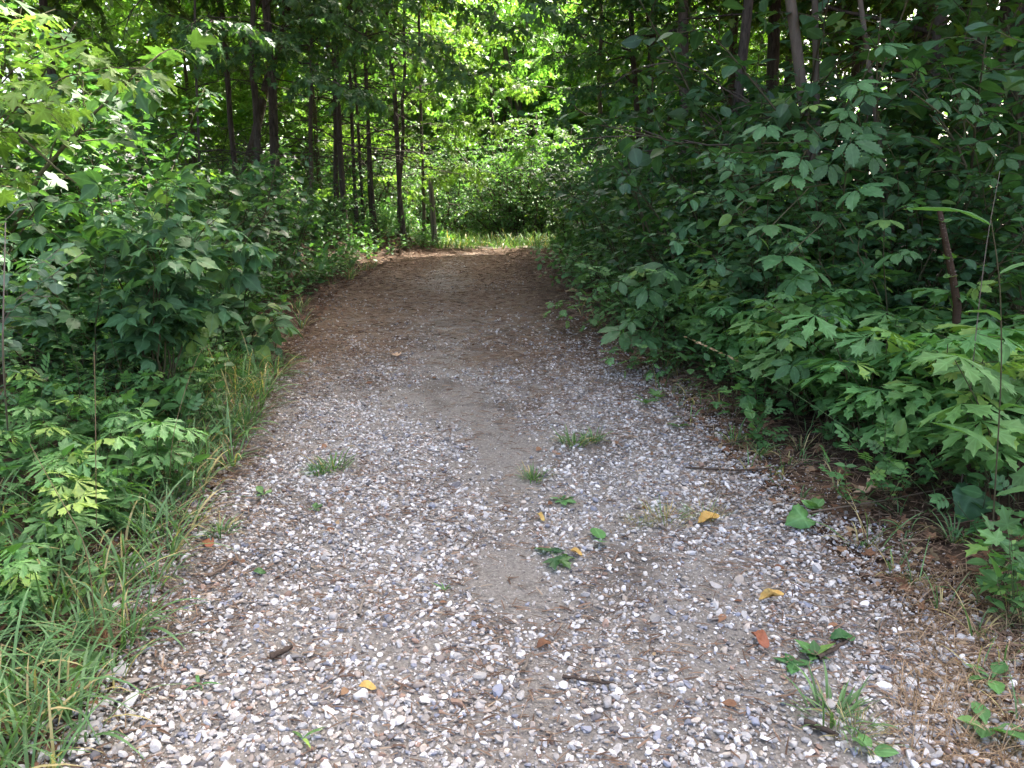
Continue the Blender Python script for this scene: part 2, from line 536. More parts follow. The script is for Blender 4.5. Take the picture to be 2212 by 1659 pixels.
T_small = blade([(0, 0, 0), (.26, .2, .3), (.28, .55, .4), (0, 1, 0)], .45, .2, .15)
T_plant = blade([(0, 0, 0), (.05, .15, .1), (.07, .25, .2), (.2, .42, .4), (.25, .6, .4), (.17, .83, .3), (0, 1, 0)], .55, .2, .3)


def rnd3(r, n):
    return r.random((n, 3))


# ------------------------------------------------------------------ growing plants
UP = np.array([0, 0, 1.0])


def curve(r, p, d, L, n=6, droop=.0, wig=.08):
    P = [np.array(p, float)]; d = nrm(np.array(d, float))
    for i in range(n):
        d = nrm(d + r.normal(0, wig, 3) - UP * droop / n)
        P.append(P[-1] + d * L / n)
    return np.array(P)


def along(P, s):
    L = np.r_[0, np.cumsum(np.linalg.norm(np.diff(P, axis=0), axis=1))]
    q = np.stack([np.interp(s, L, P[:, k]) for k in range(3)], -1)
    T = nrm(np.stack([np.interp(s + .01, L, P[:, k]) - np.interp(s - .01, L, P[:, k]) for k in range(3)], -1) + 1e-9)
    return q, T, L[-1]


def length(P):
    return np.linalg.norm(np.diff(P, axis=0), axis=1).sum()


def leafy(G, r, P, tpl, size, gap, start=.15, fwd=.6, drop=.25, tilt=.35, opp=False, tip=True, face=None):
    L = length(P)
    s = np.arange(L * start, L * .97, gap)
    if len(s) == 0 and not tip:
        return
    if opp:
        s = np.repeat(s, 2)
    q, T, _ = along(P, s) if len(s) else (np.zeros((0, 3)), np.zeros((0, 3)), 0)
    side = nrm(np.cross(T, UP) + 1e-6)
    sg = np.where(np.arange(len(s)) % 2 == 0, 1, -1)[:, None]
    D = T * fwd + side * sg + r.normal(0, .28, (len(s), 3)) - UP * drop
    if tip:
        q = np.concatenate([q, P[-1:]]); D = np.concatenate([D, nrm(P[-1:] - P[-2:-1]) - UP * drop + r.normal(0, .15, (1, 3))])
    n = len(q)
    Nn = UP + r.normal(0, tilt, (n, 3))
    if face is not None:
        Nn = Nn + np.asarray(face)
    S = size * r.uniform(.45, 1.2, n)
    G.leaves(tpl, q, D, Nn, S, rnd3(r, n))


def twiggy(W, G, r, P, r0, spec, t0=.25, rr=(.5, .5, .5)):
    """main stem P with side twigs carrying leaves"""
    L = length(P)
    W.tube(P, np.linspace(r0, max(.0012, r0 * .25), len(P)), 5, rr)
    az = r.uniform(0, 6.28)
    s = L * t0
    while s < L * .98:
        q, T, _ = along(P, np.array([s])); q, T = q[0], T[0]
        az += 2.4 + r.normal(0, .4)
        a = nrm(np.cross(T, UP) + 1e-6); b = np.cross(a, T)
        d = a * math.cos(az) + b * math.sin(az) * (1 - spec.get('flat', .4)) + T * spec.get('rise', .5) + UP * spec.get('lift', .15)
        if 'pull' in spec:
            d = d + np.asarray(spec['pull'])
        tl = spec['twig'] * (1 - .55 * s / L) * r.uniform(.6, 1.2)
        tw = curve(r, q, d, tl, 5, spec.get('droop', .5), .1)
        W.tube(tw, np.linspace(max(.0012, r0 * .3), .001, 6), 3, rr)
        leafy(G, r, tw, spec['tpl'], spec['size'], spec['gap'], opp=spec.get('opp', False), drop=spec.get('drop', .25), tilt=spec.get('tilt', .35), face=spec.get('face'))
        if spec.get('sub'):
            for k in range(spec['sub']):
                qq, TT, _ = along(tw, np.array([length(tw) * r.uniform(.25, .8)]))
                sd = nrm(np.cross(TT[0], UP)) * (1 if k % 2 else -1) + TT[0] * .7 + r.normal(0, .15, 3)
                t2 = curve(r, qq[0], sd, tl * .5, 4, spec.get('droop', .5), .1)
                W.tube(t2, np.linspace(max(.001, r0 * .2), .001, 5), 3, rr)
                leafy(G, r, t2, spec['tpl'], spec['size'], spec['gap'], opp=spec.get('opp', False), drop=spec.get('drop', .25), tilt=spec.get('tilt', .35), face=spec.get('face'))
        s += spec['node'] * r.uniform(.7, 1.3)


def shrub_kit(seed, name, mat, stems, h, spread, spec, r0=.008, stem_mat='twig', t0=.2, arch=.5):
    r = np.random.default_rng(seed)
    W, G = Geo(), Geo()
    for i in range(stems):
        a = 6.283 * i / stems + r.normal(0, .4)
        out = np.array([math.cos(a), math.sin(a), 0])
        P = curve(r, out * r.uniform(0, .12) * spread, out * spread * r.uniform(.2, .9) + UP * h * .9, h * r.uniform(.7, 1.1), 9, arch, .07)
        twiggy(W, G, r, P, r0 * r.uniform(.7, 1.2), spec, t0, (r.random(), r.random(), .5))
    return [("stems", W.mesh(name + " stems", M[stem_mat])), ("foliage", G.mesh(name + " foliage", M[mat]))]


def herb_cut(r, W, G, o, h, n, size):
    """a cut-leaved herb: upright stalks with whorls of leaves on the upper half"""
    for i in range(n):
        a = r.uniform(0, 6.28); out = np.array([math.cos(a), math.sin(a), 0])
        P = curve(r, o + out * r.uniform(0, .10), UP + out * r.uniform(.05, .4), h * r.uniform(.5, 1.1), 6, .15, .05)
        W.tube(P, np.linspace(.0028, .0016, 7), 4, (r.random(), .5, .5))
        for lv in (.62, 1.0):
            q, T, L = along(P, np.array([length(P) * lv]))
            k = r.integers(2, 4)
            az = r.uniform(0, 6.28) + np.arange(k) * 6.283 / k + r.normal(0, .3, k)
            D = np.stack([np.cos(az), np.sin(az), r.uniform(-.35, .2, k)], -1)
            pet = .07 * (1.2 - lv * .6)
            for d in D:
                W.tube(np.array([q[0], q[0] + nrm(d + UP * .4) * pet]), [.0014, .001], 3, (.6, .5, .5))
            Q = q + nrm(D + UP * .4) * pet
            Nn = UP + r.normal(0, .3, (k, 3)) + D * .35 + np.array([0, -.25, 0])
            R3 = rnd3(r, k); R3[:, 1] = R3[:, 1] * (.7 if lv < 1 else 1.15)
            G.leaves(T_cut, Q, D, Nn, size * r.uniform(.65, 1.15, k), R3)


def herb_lance(r, W, G, o, h, size, n=None):
    a = r.uniform(0, 6.28); out = np.array([math.cos(a), math.sin(a), 0])
    P = curve(r, o, UP + out * r.uniform(0, .3), h, 7, .1, .04)
    W.tube(P, np.linspace(.003, .0012, 8), 4, (r.random(), .5, .5))
    s = np.arange(h * .12, h, .022)
    q, T, L = along(P, s)
    az = np.arange(len(s)) * 2.4
    t = s / L
    D = np.stack([np.cos(az), np.sin(az), .25 + .9 * t ** 4], -1)
    G.leaves(T_lance, q, D, np.repeat(UP[None], len(s), 0) + r.normal(0, .2, (len(s), 3)), size * (1 - .55 * t) * r.uniform(.8, 1.1, len(s)), rnd3(r, len(s)))


def blades(G, r, o, n, L, w=.0045, lean=.5, spread=.04, bend=1.0, dry=.1):
    for i in range(n):
        a = r.uniform(0, 6.28); out = np.array([math.cos(a), math.sin(a), 0])
        l = L * r.uniform(.45, 1.15); k = 6
        d = nrm(UP + out * r.uniform(.05, lean)); P = [o + out * r.uniform(0, spread)]
        bb = bend * r.uniform(.3, 1.4)
        for j in range(k):
            d = nrm(d + (out * .35 - UP * .45) * bb / k * (1 + j * .45)); P.append(P[-1] + d * l / k)
        P = np.array(P); sd = np.cross(out, UP) + r.normal(0, .25, 3); sd = nrm(sd)
        ww = w * r.uniform(.6, 1.3) * np.array([.7, 1, 1, .95, .8, .5, .05])[:, None]
        V = np.concatenate([P - sd * ww, P + sd * ww])
        F = [(j, j + 1, j + k + 2) for j in range(k)] + [(j, j + k + 2, j + k + 1) for j in range(k)]
        rr = r.random(3); rr[1] = 1.0 if r.random() < dry else .3
        G.add(V, F, np.full((len(V), 3), .5), rr)


def tuft_kit(seed, n, L, w=.0045, lean=.6, bend=1.0, dry=.12, mat='grass', name="grass tuft", spread=.05):
    r = np.random.default_rng(seed); G = Geo()
    blades(G, r, np.zeros(3), n, L, w, lean, spread, bend, dry)
    return G.mesh(name, M[mat])


# ------------------------------------------------------------------ GROUND
def grid(xs, ys, zf):
    X, Y = np.meshgrid(xs, ys); Z = zf(X, Y)
    V = np.stack([X, Y, Z], -1).reshape(-1, 3); nx, ny = len(xs), len(ys)
    i = (np.arange(ny - 1)[:, None] * nx + np.arange(nx - 1)[None]).ravel()
    F = np.concatenate([np.stack([i, i + 1, i + nx + 1], -1), np.stack([i, i + nx + 1, i + nx], -1)])
    return V, F


xs = np.unique(np.round(np.r_[np.linspace(-140, -12, 24), np.linspace(-12, 12, 160), np.linspace(12, 140, 24)], 4))
ys = np.unique(np.round(np.r_[np.linspace(-60, -3, 16), np.linspace(-3, 24, 200), np.linspace(24, 160, 30)], 4))
g = Geo(); V, F = grid(xs, ys, lambda X, Y: ground(X, Y)); g.add(V, F)
tag(link("ground", g.mesh("ground", M['floor'])), "brown leaf covered forest floor", None, None, "structure")

# the path: a sheet whose ragged edges dip under the verge
us = np.linspace(-1, 1, 90); ys = np.r_[np.linspace(-5, 1, 20)[:-1], np.linspace(1, 8, 240)[:-1], np.linspace(8, 26, 120)]
Uu, Yy = np.meshgrid(us, ys)
mid, hw = (xl(Yy) + xr(Yy)) / 2, (xr(Yy) - xl(Yy)) / 2 + .12 + .22 * (fbm(Yy * 1.7 + np.sign(Uu) * 50, Yy * 0) - .5)
X = mid + Uu * hw
Z = ground(X, Yy) + .014 - .06 * np.abs(Uu) ** 10 + (fbm(X * 14, Yy * 14) - .5) * .012
V = np.stack([X, Yy, Z], -1).reshape(-1, 3); nx, ny = len(us), len(ys)
i = (np.arange(ny - 1)[:, None] * nx + np.arange(nx - 1)[None]).ravel()
F = np.concatenate([np.stack([i, i + 1, i + nx + 1], -1), np.stack([i, i + nx + 1, i + nx], -1)])


def litter_share(x, y):
    a, b = xl(y), xr(y); u = (x - (a + b) / 2) / ((b - a) / 2)
    s = sstep(3.2, 7.0, y) * .75 + .25 * sstep(.55, 1.0, np.abs(u)) + (fbm(x * 1.3, y * 1.3) - .5) * .7 - .35 * np.exp(-((u + .1) / .28) ** 2) * sstep(3, 6, y)
    return np.clip(s, 0, 1)


def damp_share(x, y):
    a, b = xl(y), xr(y); u = (x - (a + b) / 2) / ((b - a) / 2)
    return np.clip(.55 * sstep(.55, .8, u) * sstep(4.5, 7, y) + (fbm(x * 2.1 + 9, y * 2.1) > .64) * .35, 0, 1)


Ua = np.zeros((len(V), 3)); Ua[:, 0] = litter_share(V[:, 0], V[:, 1]); Ua[:, 1] = damp_share(V[:, 0], V[:, 1])
g = Geo(); g.add(V, F, Ua)
tag(link("path", g.mesh("path", M['dirt'])), "gravel and dirt path rising between the trees", None, None, "structure")


def path_z(x, y):
    return ground(x, y) + .012


# ------------------------------------------------------------------ GRAVEL (one stuff object)
def ico(sub):
    t = (1 + 5 ** .5) / 2
    V = nrm(np.array([(-1, t, 0), (1, t, 0), (-1, -t, 0), (1, -t, 0), (0, -1, t), (0, 1, t), (0, -1, -t), (0, 1, -t), (t, 0, -1), (t, 0, 1), (-t, 0, -1), (-t, 0, 1)], float))
    F = [(0, 11, 5), (0, 5, 1), (0, 1, 7), (0, 7, 10), (0, 10, 11), (1, 5, 9), (5, 11, 4), (11, 10, 2), (10, 7, 6), (7, 1, 8), (3, 9, 4), (3, 4, 2), (3, 2, 6), (3, 6, 8), (3, 8, 9), (4, 9, 5), (2, 4, 11), (6, 2, 10), (8, 6, 7), (9, 8, 1)]
    for _ in range(sub):
        V = list(map(tuple, V)); mp = {}; nf = []

        def md(a, b):
            k = (min(a, b), max(a, b))
            if k not in mp:
                v = np.array(V[a]) + np.array(V[b]); V.append(tuple(v / np.linalg.norm(v))); mp[k] = len(V) - 1
            return mp[k]
        for a, b, c in F:
            x, y, z = md(a, b), md(b, c), md(c, a); nf += [(a, x, z), (b, y, x), (c, z, y), (x, y, z)]
        F = nf; V = np.array(V)
    return np.array(V), np.array(F)


def stones(G, r, x, y, size, sub, sink=.25):
    V0, F0 = ico(sub); n = len(x)
    # angular: every stone cut by a few random planes
    V = np.repeat(V0[None], n, 0)
    for k in range((0, 5, 7)[sub] or 2):
        pn = nrm(r.normal(0, 1, (n, 3))); d = r.uniform(.42, .80, n)
        ex = np.maximum(0, (V * pn[:, None]).sum(-1) - d[:, None]); V = V - ex[..., None] * pn[:, None]
    ax = np.stack([r.uniform(.8, 1.35, n), r.uniform(.65, 1.0, n), r.uniform(.42, .8, n)], -1)
    V = V * ax[:, None] * size[:, None, None]
    a = r.uniform(0, 6.283, n); tl = r.normal(0, .25, (n, 2))
    c, s = np.cos(a)[:, None], np.sin(a)[:, None]
    X, Y = V[..., 0] * c - V[..., 1] * s, V[..., 0] * s + V[..., 1] * c
    Z = V[..., 2] + X * tl[:, :1] + Y * tl[:, 1:]
    z = path_z(x, y) + size * ax[:, 2] * (1 - 2 * sink) + .002
    V = np.stack([X + x[:, None], Y + y[:, None], Z + z[:, None]], -1)
    m = len(V0)
    F = (F0[None] + (np.arange(n) * m)[:, None, None]).reshape(-1, 3)
    R = np.stack([r.random(n), r.random(n), r.random(n)], -1)
    G.add(V.reshape(-1, 3), F, None, np.repeat(R, m, 0))


def stone_density(x, y):
    a, b = xl(y), xr(y); u = (x - (a + b) / 2) / ((b - a) / 2)
    d = 1.05 - sstep(2.9, 6.4, y) * .82 - .15 * sstep(6.4, 10, y)
    d = d + .35 * np.exp(-((u - .8) / .3) ** 2) * sstep(2.8, 3.5, y) * (1 - sstep(6, 7.5, y))      # loose stones along the far verge
    d = d - .8 * np.exp(-((u - .02 - .08 * np.sin(y * 2)) / .13) ** 2) * (1 - sstep(4.4, 6, y)) - .42 * np.exp(-((u - .40) / .15) ** 2) * (1 - sstep(2.6, 4, y))
    d = d + (fbm(x * 2.2 + 3, y * 2.2) - .5) * 2.3
    d = d * (1 - sstep(.93, 1.12, np.abs(u) + (fbm(x * 3, y * 3 + 40) - .5) * .35))
    return d


def scatter(r, n, y0, y1, dens, widen=1.15, pw=1.0):
    y = y0 + (y1 - y0) * r.random(n) ** pw
    a, b = xl(y), xr(y); x = (a + b) / 2 + (b - a) / 2 * widen * r.uniform(-1, 1, n)
    k = r.random(n) < dens(x, y)
    return x[k], y[k]


r = np.random.default_rng(11); G = Geo()
x, y = scatter(r, 6800, 1.25, 4.2, lambda x, y: np.clip(stone_density(x, y), 0, 1) * (1.1 - .2 * y))
stones(G, r, x, y, r.uniform(.009, .0165, len(x)) * np.where(r.random(len(x)) < .06, 1.5, 1), 2)
x, y = scatter(r, 46000, 1.25, 7.0, lambda x, y: np.clip(stone_density(x, y) + .1, 0, 1) * (1 - sstep(4.8, 7, y)))
stones(G, r, x, y, r.uniform(.0055, .0115, len(x)), 1)
x, y = scatter(r, 16000, 4.5, 13.5, lambda x, y: np.clip(stone_density(x, y) + .12, .03, 1) * .6 * sstep(4.5, 6.5, y), 1.05, 1.2)
stones(G, r, x, y, r.uniform(.006, .013, len(x)), 1)
x, y = scatter(r, 95000, 1.2, 6.8, lambda x, y: np.clip(stone_density(x, y) + .25, .12, 1) * (1 - sstep(4.6, 6.8, y)), 1.2)
stones(G, r, x, y, r.uniform(.0022, .005, len(x)), 0, .2)
tag(link("gravel", G.mesh("gravel", M['stone'], False)), "loose white and grey gravel on the path", None, None, "stuff")

# ------------------------------------------------------------------ LITTER (needles, bark, straw) as stuff
r = np.random.default_rng(12); G = Geo()


def strips(G, r, x, y, L, w, z0=.006, flat=.12):
    n = len(x); a = r.uniform(0, 6.283, n); a = np.where(r.random(n) < .6, r.normal(0, .5, n), a)
    d = np.stack([np.cos(a), np.sin(a), r.normal(0, flat, n)], -1) * (L / 2)[:, None]
    s = np.stack([-np.sin(a), np.cos(a), r.normal(0, .4, n)], -1) * w[:, None]
    c = np.stack([x, y, path_z(x, y) + z0 + np.abs(d[:, 2]) + r.uniform(0, .006, n)], -1)
    b = np.stack([np.zeros(n), np.zeros(n), L * r.uniform(0, .06, n)], -1)
    V = np.stack([c - d - s, c - d + s, c + b - s, c + b + s, c + d - s * .6, c + d + s * .6], 1).reshape(-1, 3)
    F0 = np.array([(0, 1, 3), (0, 3, 2), (2, 3, 5), (2, 5, 4)])
    F = (F0[None] + (np.arange(n) * 6)[:, None, None]).reshape(-1, 3)
    G.add(V, F, None, np.repeat(r.random((n, 3)), 6, 0))


x, y = scatter(r, 90000, 2.2, 14.5, lambda x, y: np.clip(litter_share(x, y) * 1.1 + .05, 0, 1), 1.25, 1.0)
strips(G, r, x, y, r.uniform(.025, .085, len(x)), r.uniform(.0008, .0019, len(x)) * (1 + y * .06))
x, y = scatter(r, 24000, 1.3, 6, lambda x, y: np.clip(.22 + litter_share(x, y) + .6 * (fbm(x * 3, y * 3 + 8) > .52), 0, 1), 1.35)
strips(G, r, x, y, r.uniform(.012, .06, len(x)), r.uniform(.0008, .0028, len(x)))
x, y = scatter(r, 40000, 2.2, 7, lambda x, y: sstep(.72, .95, -(x - (xl(y) + xr(y)) / 2) / ((xr(y) - xl(y)) / 2) + (fbm(x * 4, y * 4) - .5) * .5), 1.2)
strips(G, r, x, y, r.uniform(.02, .08, len(x)), r.uniform(.0008, .002, len(x)), .008, .15)
x, y = scatter(r, 30000, 1.5, 9, lambda x, y: sstep(.9, 1.05, np.abs((x - (xl(y) + xr(y)) / 2) / ((xr(y) - xl(y)) / 2))), 1.7)
strips(G, r, x, y, r.uniform(.02, .10, len(x)), r.uniform(.0008, .0022, len(x)), .008, .2)
tag(link("needle_litter", G.mesh("needle litter", M['litter'], False)), "brown pine needles and bark bits over the path", None, None, "stuff")

# dead leaves lying on the verges
r = np.random.default_rng(13); G = Geo()
n = 7000; y = 1.3 + 17 * r.random(n) ** 1.2; sd = np.where(r.random(n) < .5, -1, 1)
x = np.where(sd < 0, xl(y) - np.abs(r.normal(0, 1.0, n)) + .12, xr(y) + np.abs(r.normal(0, 1.0, n)) - .12)
az = r.uniform(0, 6.28, n)
G.leaves(T_maple_low, np.stack([x, y, ground(x, y) + .02], -1), np.stack([np.cos(az), np.sin(az), r.normal(0, .15, n)], -1), UP + r.normal(0, .5, (n, 3)), r.uniform(.02, .062, n), rnd3(r, n))
x2, y2 = scatter(r, 500, 1.4, 14, lambda x, y: np.full(len(x), .5), 1.0); n = len(x2); az = r.uniform(0, 6.28, n)
G.leaves(T_small, np.stack([x2, y2, path_z(x2, y2) + .012], -1), np.stack([np.cos(az), np.sin(az), r.normal(0, .15, n)], -1), UP + r.normal(0, .4, (n, 3)), r.uniform(.015, .05, n), rnd3(r, n))
tag(link("leaf_litter", G.mesh("leaf litter", M['dead_leaf'])), "dead brown leaves lying along both verges", None, None, "stuff")

# ------------------------------------------------------------------ GRASS and STRAW of the verges (stuff)
r = np.random.default_rng(14); G = Geo()
for k in range(430):                                                   # near left verge
    y = r.uniform(1.5, 5.6); x = xl(y) - abs(r.normal(.0, .45)) + .1
    blades(G, r, np.array([x, y, ground(x, y)]), r.integers(5, 13), r.uniform(.14, .42), .0040, .9, .05, 1.3, .15)
for k in range(150):                                                   # thin grass along the far verge and the right verge
    y = r.uniform(1.6, 8); x = xr(y) + abs(r.normal(0, .35)) - .08
    blades(G, r, np.array([x, y, ground(x, y)]), r.integers(4, 10), r.uniform(.08, .24), .003, .9, .04, 1.1, .3)
for k in range(45):
    y = r.uniform(5.5, 11); x = xl(y) - abs(r.normal(0, .3)) + .05
    blades(G, r, np.array([x, y, ground(x, y)]), r.integers(5, 10), r.uniform(.08, .28), .004, .8, .05, 1.0, .25)
tag(link("grass", G.mesh("verge grass", M['grass'])), "long green grass on the verges", None, None, "stuff")
G = Geo()
for k in range(1500):                                                  # sunlit grass beyond the crest
    y = r.uniform(14.2, 23); x = r.uniform(-4.5, 3.5)
    blades(G, r, np.array([x, y, ground(x, y)]), r.integers(4, 8), r.uniform(.15, .4), .009, .7, .12, .8, .1)
tag(link("far_grass", G.mesh("far grass", M['grass'])), "sunlit grass where the path bends beyond the crest", None, None, "stuff")
G = Geo()
for k in range(900):                                                   # dry straw by the right verge and along the edges
    if k < 640:
        p = gp(r.uniform(1930, 2212), r.uniform(1250, 1659)); x, y = p[0], p[1]
    elif k < 780:
        p = gp(r.uniform(1480, 1950), r.uniform(930, 1090)); x, y = p[0], p[1]
    else:
        y = r.uniform(1.7, 5); x = xl(y) - r.normal(0, .2)
    blades(G, r, np.array([x, y, ground(x, y) + .01]), r.integers(4, 9), r.uniform(.04, .13), .0013, 4.0, .05, 1.2, 0)
tag(link("dry_grass", G.mesh("dry straw", M['straw'])), "flattened dry straw beside the gravel", None, None, "stuff")

# ------------------------------------------------------------------ UNDERGROWTH (stuff)
r = np.random.default_rng(15); W, G = Geo(), Geo()
for k in range(1500):
    side = -1 if r.random() < .5 else 1
    y = r.uniform(2.3, 17)
    off = abs(r.normal(0, 1.1)) + .12
    x = xl(y) - off if side < 0 else xr(y) + off
    o = np.array([x, y, float(ground(x, y))])
    h = r.uniform(.12, .30) + .25 * min(1, off)
    for q in range(r.integers(1, 4)):
        a = r.uniform(0, 6.28)
        P = curve(r, o, UP + np.array([math.cos(a), math.sin(a), 0]) * r.uniform(.1, .7), h * r.uniform(.7, 1.1), 5, .3, .06)
        W.tube(P, np.linspace(.002, .001, 6), 3, (r.random(), .5, .5))
        tp, sz, gap = ((T_ovate, .07, .04), (T_small, .04, .022), (T_maple, .07, .06), (T_rose, .11, .05), (T_ovate, .09, .06))[r.integers(0, 5)]
        leafy(G, r, P, tp, sz, gap, .3, .5, .1, .35, opp=r.random() < .4)
ug = link("undergrowth", G.mesh("undergrowth leaves", M['herb']))
tag(ug, "low leafy seedlings and herbs covering both verges", None, None, "stuff")
link("undergrowth_stems", W.mesh("undergrowth stems", M['twig']), ug)

# ------------------------------------------------------------------ PLANT KITS
SP = {
    'maple': dict(tpl=T_maple, size=.095, gap=.06, node=.10, twig=.42, flat=.75, droop=.5, drop=.22, tilt=.4, opp=True),
    'box': dict(tpl=T_box, size=.105, gap=.09, node=.12, twig=.40, flat=.6, droop=.4, drop=.12, tilt=.5, opp=True),
    'ovate': dict(tpl=T_ovate, size=.075, gap=.036, node=.075, twig=.38, flat=.5, droop=.5, drop=.2, tilt=.35),
    'round': dict(tpl=T_round, size=.052, gap=.036, node=.07, twig=.30, flat=.5, droop=.5, drop=.1, tilt=.35, opp=True),
    'rose': dict(tpl=T_rose, size=.12, gap=.05, node=.075, twig=.32, flat=.4, droop=.7, drop=.2, tilt=.3),
    'creeper': dict(tpl=T_creeper, size=.10, gap=.085, node=.11, twig=.34, flat=.5, droop=.6, drop=.4, tilt=.3),
}
K = {}
for i in range(3):
    K['maple', i] = shrub_kit(100 + i, "maple sapling", 'maple', 4, 1.7, .7, SP['maple'], .011, 'twig', .18, .35)
    K['box', i] = shrub_kit(110 + i, "box elder shrub", 'boxelder', 5, 1.25, .8, SP['box'], .009, 'twig', .2, .6)
    K['ovate', i] = shrub_kit(120 + i, "oval leaf shrub", 'dogwood', 7, 1.55, .9, SP['ovate'], .009, 'twig', .15, .6)
    K['round', i] = shrub_kit(130 + i, "round leaf shrub", 'dogwood', 7, 1.2, .8, SP['round'], .007, 'twig', .15, .6)
    K['rose', i] = shrub_kit(140 + i, "briar", 'rose', 6, 1.1, 1.1, SP['rose'], .005, 'twig', .15, 1.2)
    K['creeper', i] = shrub_kit(150 + i, "creeper", 'creeper', 5, 1.3, .8, SP['creeper'], .006, 'twig', .2, .7)
K['blue', 0] = shrub_kit(160, "grey green shrub", 'blue', 4, 1.25, 1.0, dict(SP['round'], size=.06), .006, 'deadwood', .3, .9)
for i in range(4):
    r = np.random.default_rng(170 + i); W, G = Geo(), Geo()
    herb_cut(r, W, G, np.zeros(3), .66, 7, .15)
    K['cut', i] = [("stems", W.mesh("cut leaf stems", M['twig'])), ("foliage", G.mesh("cut leaf foliage", M['cut']))]
    W, G = Geo(), Geo()
    for q in range(3):
        herb_lance(r, W, G, np.array([r.normal(0, .06), r.normal(0, .06), 0]), r.uniform(.5, .75), .10)
    K['lance', i] = [("stems", W.mesh("goldenrod stems", M['twig'])), ("foliage", G.mesh("goldenrod foliage", M['herb']))]

for i in range(3):                                                     # far shrubs: many small leaves, dark stems
    r = np.random.default_rng(180 + i); W, G = Geo(), Geo()
    for s_ in range(10):
        a = r.uniform(0, 6.28); out = np.array([math.cos(a), math.sin(a), 0])
        P = curve(r, out * .2, UP + out * r.uniform(.2, .7), 3.2 * r.uniform(.6, 1.1), 10, .4, .12)
        twiggy(W, G, r, P, .028, dict(tpl=T_small, size=.085, gap=.045, node=.13, twig=1.0, flat=.4, droop=.7, drop=.2, tilt=.5, sub=2), .12)
    K['far', i] = [("stems", W.mesh("far shrub stems", M['bark'])), ("foliage", G.mesh("far shrub foliage", M['far']))]


def crown_mesh(seed, rad, h, n_spray, size, mat='crown', tpl=T_maple_low, top=6000, low=.5, name="crown"):
    """leaf sprays through an ellipsoid (origin at its bottom), denser and larger-leaved near the top"""
    r = np.random.default_rng(seed); G, W = Geo(), Geo()
    for k in range(n_spray):
        v = nrm(r.normal(0, 1, 3)) * r.uniform(.25, 1) ** (1 / 2.2)
        c = np.array([v[0] * rad, v[1] * rad, h / 2 + v[2] * h / 2])
        out = nrm(np.array([v[0], v[1], .05]) + r.normal(0, .3, 3))
        P = curve(r, c, out, r.uniform(.5, 1.0), 5, .5, .12)
        W.tube(P, np.linspace(.007, .002, 6), 3, (.3, .3, .3))
        leafy(G, r, P, tpl, size, size * .55, .0, .6, .3, .35, opp=True)
    n = top
    v = nrm(r.normal(0, 1, (n, 3))) * r.random((n, 1)) ** (1 / 3)
    v[:, 2] = low + (1 - low) * (v[:, 2] * .5 + .5)
    c = np.stack([v[:, 0] * rad, v[:, 1] * rad, v[:, 2] * h], -1)
    a = r.uniform(0, 6.28, n)
    G.leaves(tpl, c, np.stack([np.cos(a), np.sin(a), -.3 * np.ones(n)], -1), UP + r.normal(0, .5, (n, 3)), size * 2.2 * r.uniform(.7, 1.2, n), rnd3(r, n))
    return G.mesh(name + " leaves", M[mat]), W.mesh(name + " twigs", M['bark'])


CROWN = [crown_mesh(200 + i, 2.4, 7.0, 360, .10) for i in range(3)]
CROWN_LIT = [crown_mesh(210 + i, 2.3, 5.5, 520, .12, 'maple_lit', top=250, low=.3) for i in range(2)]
exec_marker = 0


def tree(name, label, cat, base, top, r0, H, crown=None, crown_z=3.4, crown_sc=1.0, bark='bark', dead=0, group=None, seed=0, lean_keep=4.5, bend=None, sides=9, limbs=6, cr_off=(0, 0)):
    """trunk through two measured points, dead side branches, limbs into the crown"""
    r = np.random.default_rng(1000 + seed)
    base, top = np.array(base, float), np.array(top, float)
    bz = float(ground(base[0], base[1])) - .08
    d = (top - base) / max(.3, top[2] - base[2])
    zs = np.linspace(0, H, 14)
    P = np.stack([base[0] + d[0] * np.minimum(zs, lean_keep) + r.normal(0, .015, 14).cumsum(), base[1] + d[1] * np.minimum(zs, lean_keep) + r.normal(0, .015, 14).cumsum(), bz + zs], -1)
    t = thing(name, label, cat, (base[0], base[1], bz), 0, group)
    o = np.array([base[0], base[1], bz])
    W = Geo()
    rad = r0 * (1 - .75 * zs / H); rad[0] *= 1.35
    W.tube(P - o, rad, sides, (.5, .5, .5))
    for k in range(dead):
        s = r.uniform(1.0, 4.6); q, T, _ = along(P, np.array([s])); a = r.uniform(0, 6.28)
        B = curve(r, q[0], np.array([math.cos(a), math.sin(a), r.uniform(-.25, .35)]), r.uniform(.5, 1.9), 7, .25, .14)
        W.tube(B - o, np.linspace(.010, .003, 8), 4, (.2, .2, .2))
        for j in range(4):
            q2, T2, _ = along(B, np.array([length(B) * r.uniform(.3, .9)]))
            B2 = curve(r, q2[0], T2[0] + r.normal(0, .6, 3), r.uniform(.2, .6), 4, .3, .15)
            W.tube(B2 - o, np.linspace(.005, .002, 5), 3, (.2, .2, .2))
    if crown is not None:
        cz = crown_z
        for k in range(limbs):
            s = r.uniform(cz - .6, cz + 4 * crown_sc); q, T, _ = along(P, np.array([min(s, H * .95)])); a = 2.4 * k + r.normal(0, .4)
            B = curve(r, q[0], np.array([math.cos(a), math.sin(a), r.uniform(.1, .6)]), r.uniform(1.3, 2.3) * crown_sc, 7, .1, .1)
            W.tube(B - o, np.linspace(r0 * .35, .006, 8), 5, (.3, .3, .3))
    link("trunk", W.mesh(name + " trunk", M[bark]), t)
    if crown is not None:
        q, T, _ = along(P, np.array([crown_z + 1.5]))
        c = link("crown", crown[0], t, Vector((q[0][0] - base[0] + cr_off[0], q[0][1] - base[1] + cr_off[1], crown_z)), r.uniform(0, 6.28), crown_sc)
        w = link("spray_twigs", crown[1], c)  # bare twigs loose inside the crown, not joined to the limbs
    return t


